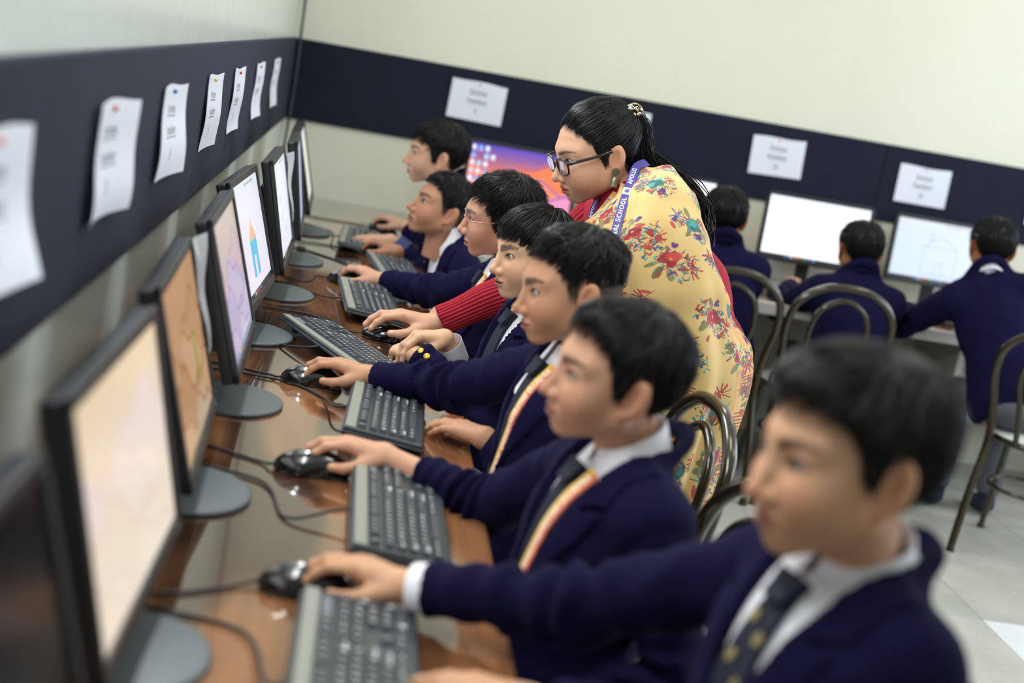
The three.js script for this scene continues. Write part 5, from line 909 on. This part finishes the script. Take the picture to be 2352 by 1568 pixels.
  for (let i = 0; i < 2; i++) part('shoe', inRoot(meshField((x, y, z) => smax(cone(x, y, z, ank[i].x, 0.04, ank[i].z, ank[i].x - 0.16, 0.025, ank[i].z + 0.02, 0.042, 0.034), -y, 0.006), [1.0, -0.01, ank[i].z - 0.08], [1.4, 0.1, ank[i].z + 0.1], 0.008)), clothM.shoe, root);
  // floral shawl
  const floral = canvasTex(1024, 2048, (c, w, h) => {
    seed = 77; c.fillStyle = '#ebc984'; c.fillRect(0, 0, w, h);
    for (let i = 0; i < 1500; i++) { c.fillStyle = `rgba(${232 + rr(-14, 14)},${190 + rr(-14, 14)},${112 + rr(-20, 20)},0.22)`; c.fillRect(rr(0, w), rr(0, h), rr(1, 3), rr(30, 160)); }
    const blob = (x, y, r, col, n = 7) => { for (let i = 0; i < n; i++) { c.fillStyle = col[Math.floor(rnd() * col.length)]; c.globalAlpha = 0.75; c.beginPath(); c.ellipse(x + rr(-r, r) * 0.5, y + rr(-r, r) * 0.5, r * rr(0.3, 0.65), r * rr(0.25, 0.5), rr(0, 3), 0, 7); c.fill(); } c.globalAlpha = 1; };
    const leaf = (x, y, a, r, col) => { c.save(); c.translate(x, y); c.rotate(a); c.fillStyle = col; c.globalAlpha = 0.85; c.beginPath(); c.ellipse(r, 0, r, r * 0.42, 0, 0, 7); c.fill(); c.restore(); c.globalAlpha = 1; };
    const star = (x, y, r, col) => { c.strokeStyle = col; c.lineCap = 'round'; for (let i = 0; i < 11; i++) { const a = rr(0, 6.3); c.lineWidth = rr(2, 5); c.beginPath(); c.moveTo(x + Math.cos(a) * r * 0.15, y + Math.sin(a) * r * 0.15); c.lineTo(x + Math.cos(a) * r, y + Math.sin(a) * r); c.stroke(); } };
    const spray = (x, y, r, n, cols) => { for (let i = 0; i < n; i++) { const a = rr(0, 6.3), d = r * Math.sqrt(rnd()), u = x + Math.cos(a) * d, v = y + Math.sin(a) * d; c.strokeStyle = cols[Math.floor(rnd() * cols.length)]; c.lineWidth = rr(2, 5.5); c.globalAlpha = 0.85; c.beginPath(); c.moveTo(u, v); c.lineTo(u + rr(-12, 12), v + rr(-16, 16)); c.stroke(); } c.globalAlpha = 1; };
    { const o = (x, ww, a) => { c.fillStyle = `rgba(232,150,70,${a})`; c.fillRect(x, 0, ww, h); }; o(60, 90, 0.5); o(90, 40, 0.35); o(560, 60, 0.3); o(640, 110, 0.4); }
    const mixC = ['#4c3f7a', '#5a4a90', '#3f8f96', '#4aa3a6', '#b23a3f', '#2f6f74', '#6fb7b4', '#7a2f4a'];
    const cluster = (x, y, k) => {
      for (let i = 0; i < 5; i++) { const a = rr(0, 6.3); leaf(x + Math.cos(a) * 34, y + Math.sin(a) * 34, a + rr(-0.5, 0.5), rr(15, 24), ['#7d7a4c', '#8b885a', '#6b6a44'][i % 3]); }
      spray(x + 26, y + 30, 52, 80, mixC); spray(x - 30, y - 22, 36, 44, mixC);
      if (k % 3 === 0) { blob(x, y, 33, ['#c22f34', '#a01f2c', '#d8504a', '#8a1c2c'], 14); blob(x, y, 8, ['#e8a860'], 3); star(x + 52, y + 44, 36, '#b8323c'); blob(x + 20, y - 48, 16, ['#6a3f90', '#543080'], 5); }
      if (k % 3 === 1) { blob(x, y, 33, ['#2f7f80', '#3d9794', '#1f5d62', '#5ab0a6'], 14); blob(x + 12, y + 56, 20, ['#6a3f90', '#543080'], 7); star(x - 48, y - 40, 34, '#5a3f8c'); star(x + 50, y - 20, 26, '#b8323c'); }
      if (k % 3 === 2) { blob(x - 16, y - 26, 27, ['#a8283a', '#7c1f30', '#c64a4a'], 10); blob(x + 22, y + 22, 26, ['#2f7f80', '#4aa3a6'], 9); star(x + 30, y - 52, 34, '#b8323c'); star(x - 46, y + 36, 34, '#3f8f96'); }
      for (let i = 0; i < 3; i++) leaf(x + rr(-80, 80), y + rr(-80, 80), rr(0, 6.3), rr(11, 18), '#c04a40');
    };
    let k = 0; for (let y = 70; y < h - 40; y += 172) { const odd = Math.round(y / 172) % 2; for (let x = odd ? 10 : 105; x < w; x += 190) cluster(x + rr(-18, 18), y + rr(-22, 22), k++); }
    c.strokeStyle = '#bf5a38'; c.lineWidth = 5;   // hatched motifs near the hem
    for (let y = h * 0.5; y < h * 0.76; y += 120) for (let x = 60; x < w; x += 260) for (let i = 0; i < 6; i++) { c.beginPath(); c.moveTo(x + rr(-4, 4), y + i * 11); c.lineTo(x + 95 - i * 4, y + i * 11 + 10); c.stroke(); }
  });
  const rowsP = [
    [[0.975, 1.225, 3.045], [0.992, 1.262, 3.05], [1.02, 1.305, 3.045], [1.06, 1.328, 3.035], [1.11, 1.322, 3.02], [1.16, 1.285, 2.985], [1.19, 1.25, 2.95]],
    [[0.915, 1.155, 3.065], [0.95, 1.19, 3.12], [1.0, 1.245, 3.16], [1.06, 1.285, 3.17], [1.12, 1.285, 3.155], [1.155, 1.255, 3.13], [1.178, 1.23, 3.09]],
    [[0.885, 1.075, 3.06], [0.94, 1.095, 3.145], [1.01, 1.135, 3.205], [1.09, 1.17, 3.22], [1.15, 1.175, 3.195], [1.185, 1.155, 3.165], [1.21, 1.13, 3.12]],
    [[0.93, 0.965, 3.06], [0.99, 0.98, 3.15], [1.06, 1.0, 3.21], [1.145, 1.02, 3.23], [1.225, 1.03, 3.2], [1.27, 1.025, 3.15], [1.3, 1.01, 3.09]],
    [[1.02, 0.84, 3.06], [1.07, 0.845, 3.135], [1.13, 0.855, 3.19], [1.205, 0.865, 3.21], [1.28, 0.875, 3.19], [1.35, 0.88, 3.12], [1.42, 0.88, 2.9]],
    [[1.07, 0.66, 3.06], [1.115, 0.66, 3.115], [1.165, 0.665, 3.155], [1.225, 0.67, 3.17], [1.285, 0.675, 3.15], [1.345, 0.68, 3.1], [1.4, 0.685, 2.9]],
    [[1.12, 0.4, 3.06], [1.15, 0.4, 3.1], [1.185, 0.4, 3.125], [1.22, 0.4, 3.13], [1.26, 0.4, 3.115], [1.305, 0.4, 3.08], [1.34, 0.4, 2.95]],
  ].map((r) => new THREE.CatmullRomCurve3(r.map((p) => V(...p))));
  const NU = 150, NV = 150, P = [], UV = [], I = [];
  for (let j = 0; j <= NV; j++) for (let i = 0; i <= NU; i++) { P.push(0, 0, 0); UV.push(0, 0); }
  const cols = []; for (let i = 0; i <= NU; i++) cols.push(new THREE.CatmullRomCurve3(rowsP.map((r) => r.getPoint(i / NU))));
  const S = (i, j) => cols[i].getPoint(j / NV);
  for (let i = 0; i <= NU; i++) for (let j = 0; j <= NV; j++) {
    const u = i / NU, v = j / NV, p = S(i, j), a = S(Math.min(i + 1, NU), j).sub(S(Math.max(i - 1, 0), j)), b = S(i, Math.min(j + 1, NV)).sub(S(i, Math.max(j - 1, 0))), n = a.cross(b).normalize().multiplyScalar(-1);
    if (n.z < 0 && u > 0.1 && u < 0.9) n.multiplyScalar(-1);
    const skew = u + 0.1 * v, fold = 0.016 * sstep(0.32, 0.37, u) * sstep(0.2, 0.3, v) * (1 - sstep(0.44, 0.52, v)) + 0.019 * sstep(0.25, 0.85, v) * (Math.sin(skew * 34 + 1.2 * noise(u * 5, v * 3, 2)) * 0.6 + 0.5 * Math.pow(Math.abs(Math.sin(skew * 15 + 1)), 3) * 1.4) + 0.006 * Math.sin(u * 16 + v * 7) * sstep(0, 0.2, v) + 0.005 * noise(u * 9, v * 9, 4) + 0.008 * sstep(0.12, 0.0, v) * Math.sin(u * 22);
    p.addScaledVector(n, fold + 0.004); const o = (j * (NU + 1) + i) * 3; P[o] = p.x; P[o + 1] = p.y; P[o + 2] = p.z; UV[(o / 3) * 2] = u * 0.62 + 0.08; UV[(o / 3) * 2 + 1] = 1 - v * 0.74;
  }
  for (let j = 0; j < NV; j++) for (let i = 0; i < NU; i++) { const a = j * (NU + 1) + i, b = a + 1, c = a + NU + 1, d = c + 1; I.push(a, c, b, b, c, d); }
  const dg = new THREE.BufferGeometry(); dg.setAttribute('position', new THREE.Float32BufferAttribute(P, 3)); dg.setAttribute('uv', new THREE.Float32BufferAttribute(UV, 2)); dg.setIndex(I); dg.computeVertexNormals();
  part('floral_shawl', inRoot(dg), mat('#ffffff', 0.7, { map: floral, side: THREE.DoubleSide, transmission: 0.12, thickness: 0, sheen: 0.3, sheenColor: new THREE.Color(1, 0.85, 0.6) }), root);
  // purple lanyard with white lettering
  const tape = canvasTex(64, 1024, (c, w, h) => { c.fillStyle = '#4b3f96'; c.fillRect(0, 0, w, h); c.save(); c.translate(w * 0.7, h - 6); c.rotate(-Math.PI / 2); c.fillStyle = '#e8e6f6'; c.font = 'bold 46px sans-serif'; c.fillText('INTERNATIONAL SCHOOL', 0, 0); c.fillRect(590, -46, 62, 60); c.fillStyle = '#6a5aa8'; c.beginPath(); c.arc(621, -16, 18, 0, 7); c.fill(); c.fillStyle = '#e8e6f6'; c.fillText('APOLLO', 690, 0); c.restore(); });
  const tapeM = mat('#ffffff', 0.45, { map: tape });
  const lan = (pts, nrm) => { const C = new THREE.CatmullRomCurve3(pts), n = 40, Q = [], W = [], M = []; for (let i = 0; i <= n; i++) { const t = C.getTangentAt(i / n), m = nrm.clone().addScaledVector(t, -nrm.dot(t)).normalize(); Q.push(C.getPointAt(i / n)); M.push(m); W.push(m.clone().cross(t).normalize()); } const g = ribbon(Q, W, M, 0.021, 0.0016), uv = g.attributes.uv; for (let i = 0; i < uv.count; i++) uv.setY(i, 1 - uv.getY(i) / 0.36); return g; };
  const l1 = part('lanyard', inRoot(lan([V(1.045, 1.33, 3.03), V(1.017, 1.317, 3.064), V(0.999, 1.28, 3.117), V(0.984, 1.236, 3.161), V(0.976, 1.192, 3.182), V(0.972, 1.146, 3.198), V(0.98, 1.06, 3.215), V(1.0, 0.97, 3.205)], V(-0.35, 0.25, 0.9))), tapeM, root);
  part('far_strap', inRoot(lan([V(0.975, 1.25, 2.95), V(0.947, 1.216, 3.0), V(0.938, 1.18, 3.025), V(0.932, 1.15, 3.03), V(0.93, 1.1, 3.03), V(0.935, 1.0, 3.05)], V(-0.9, 0.2, 0.4))), tapeM, l1);
}
renderer.render(scene, camera);
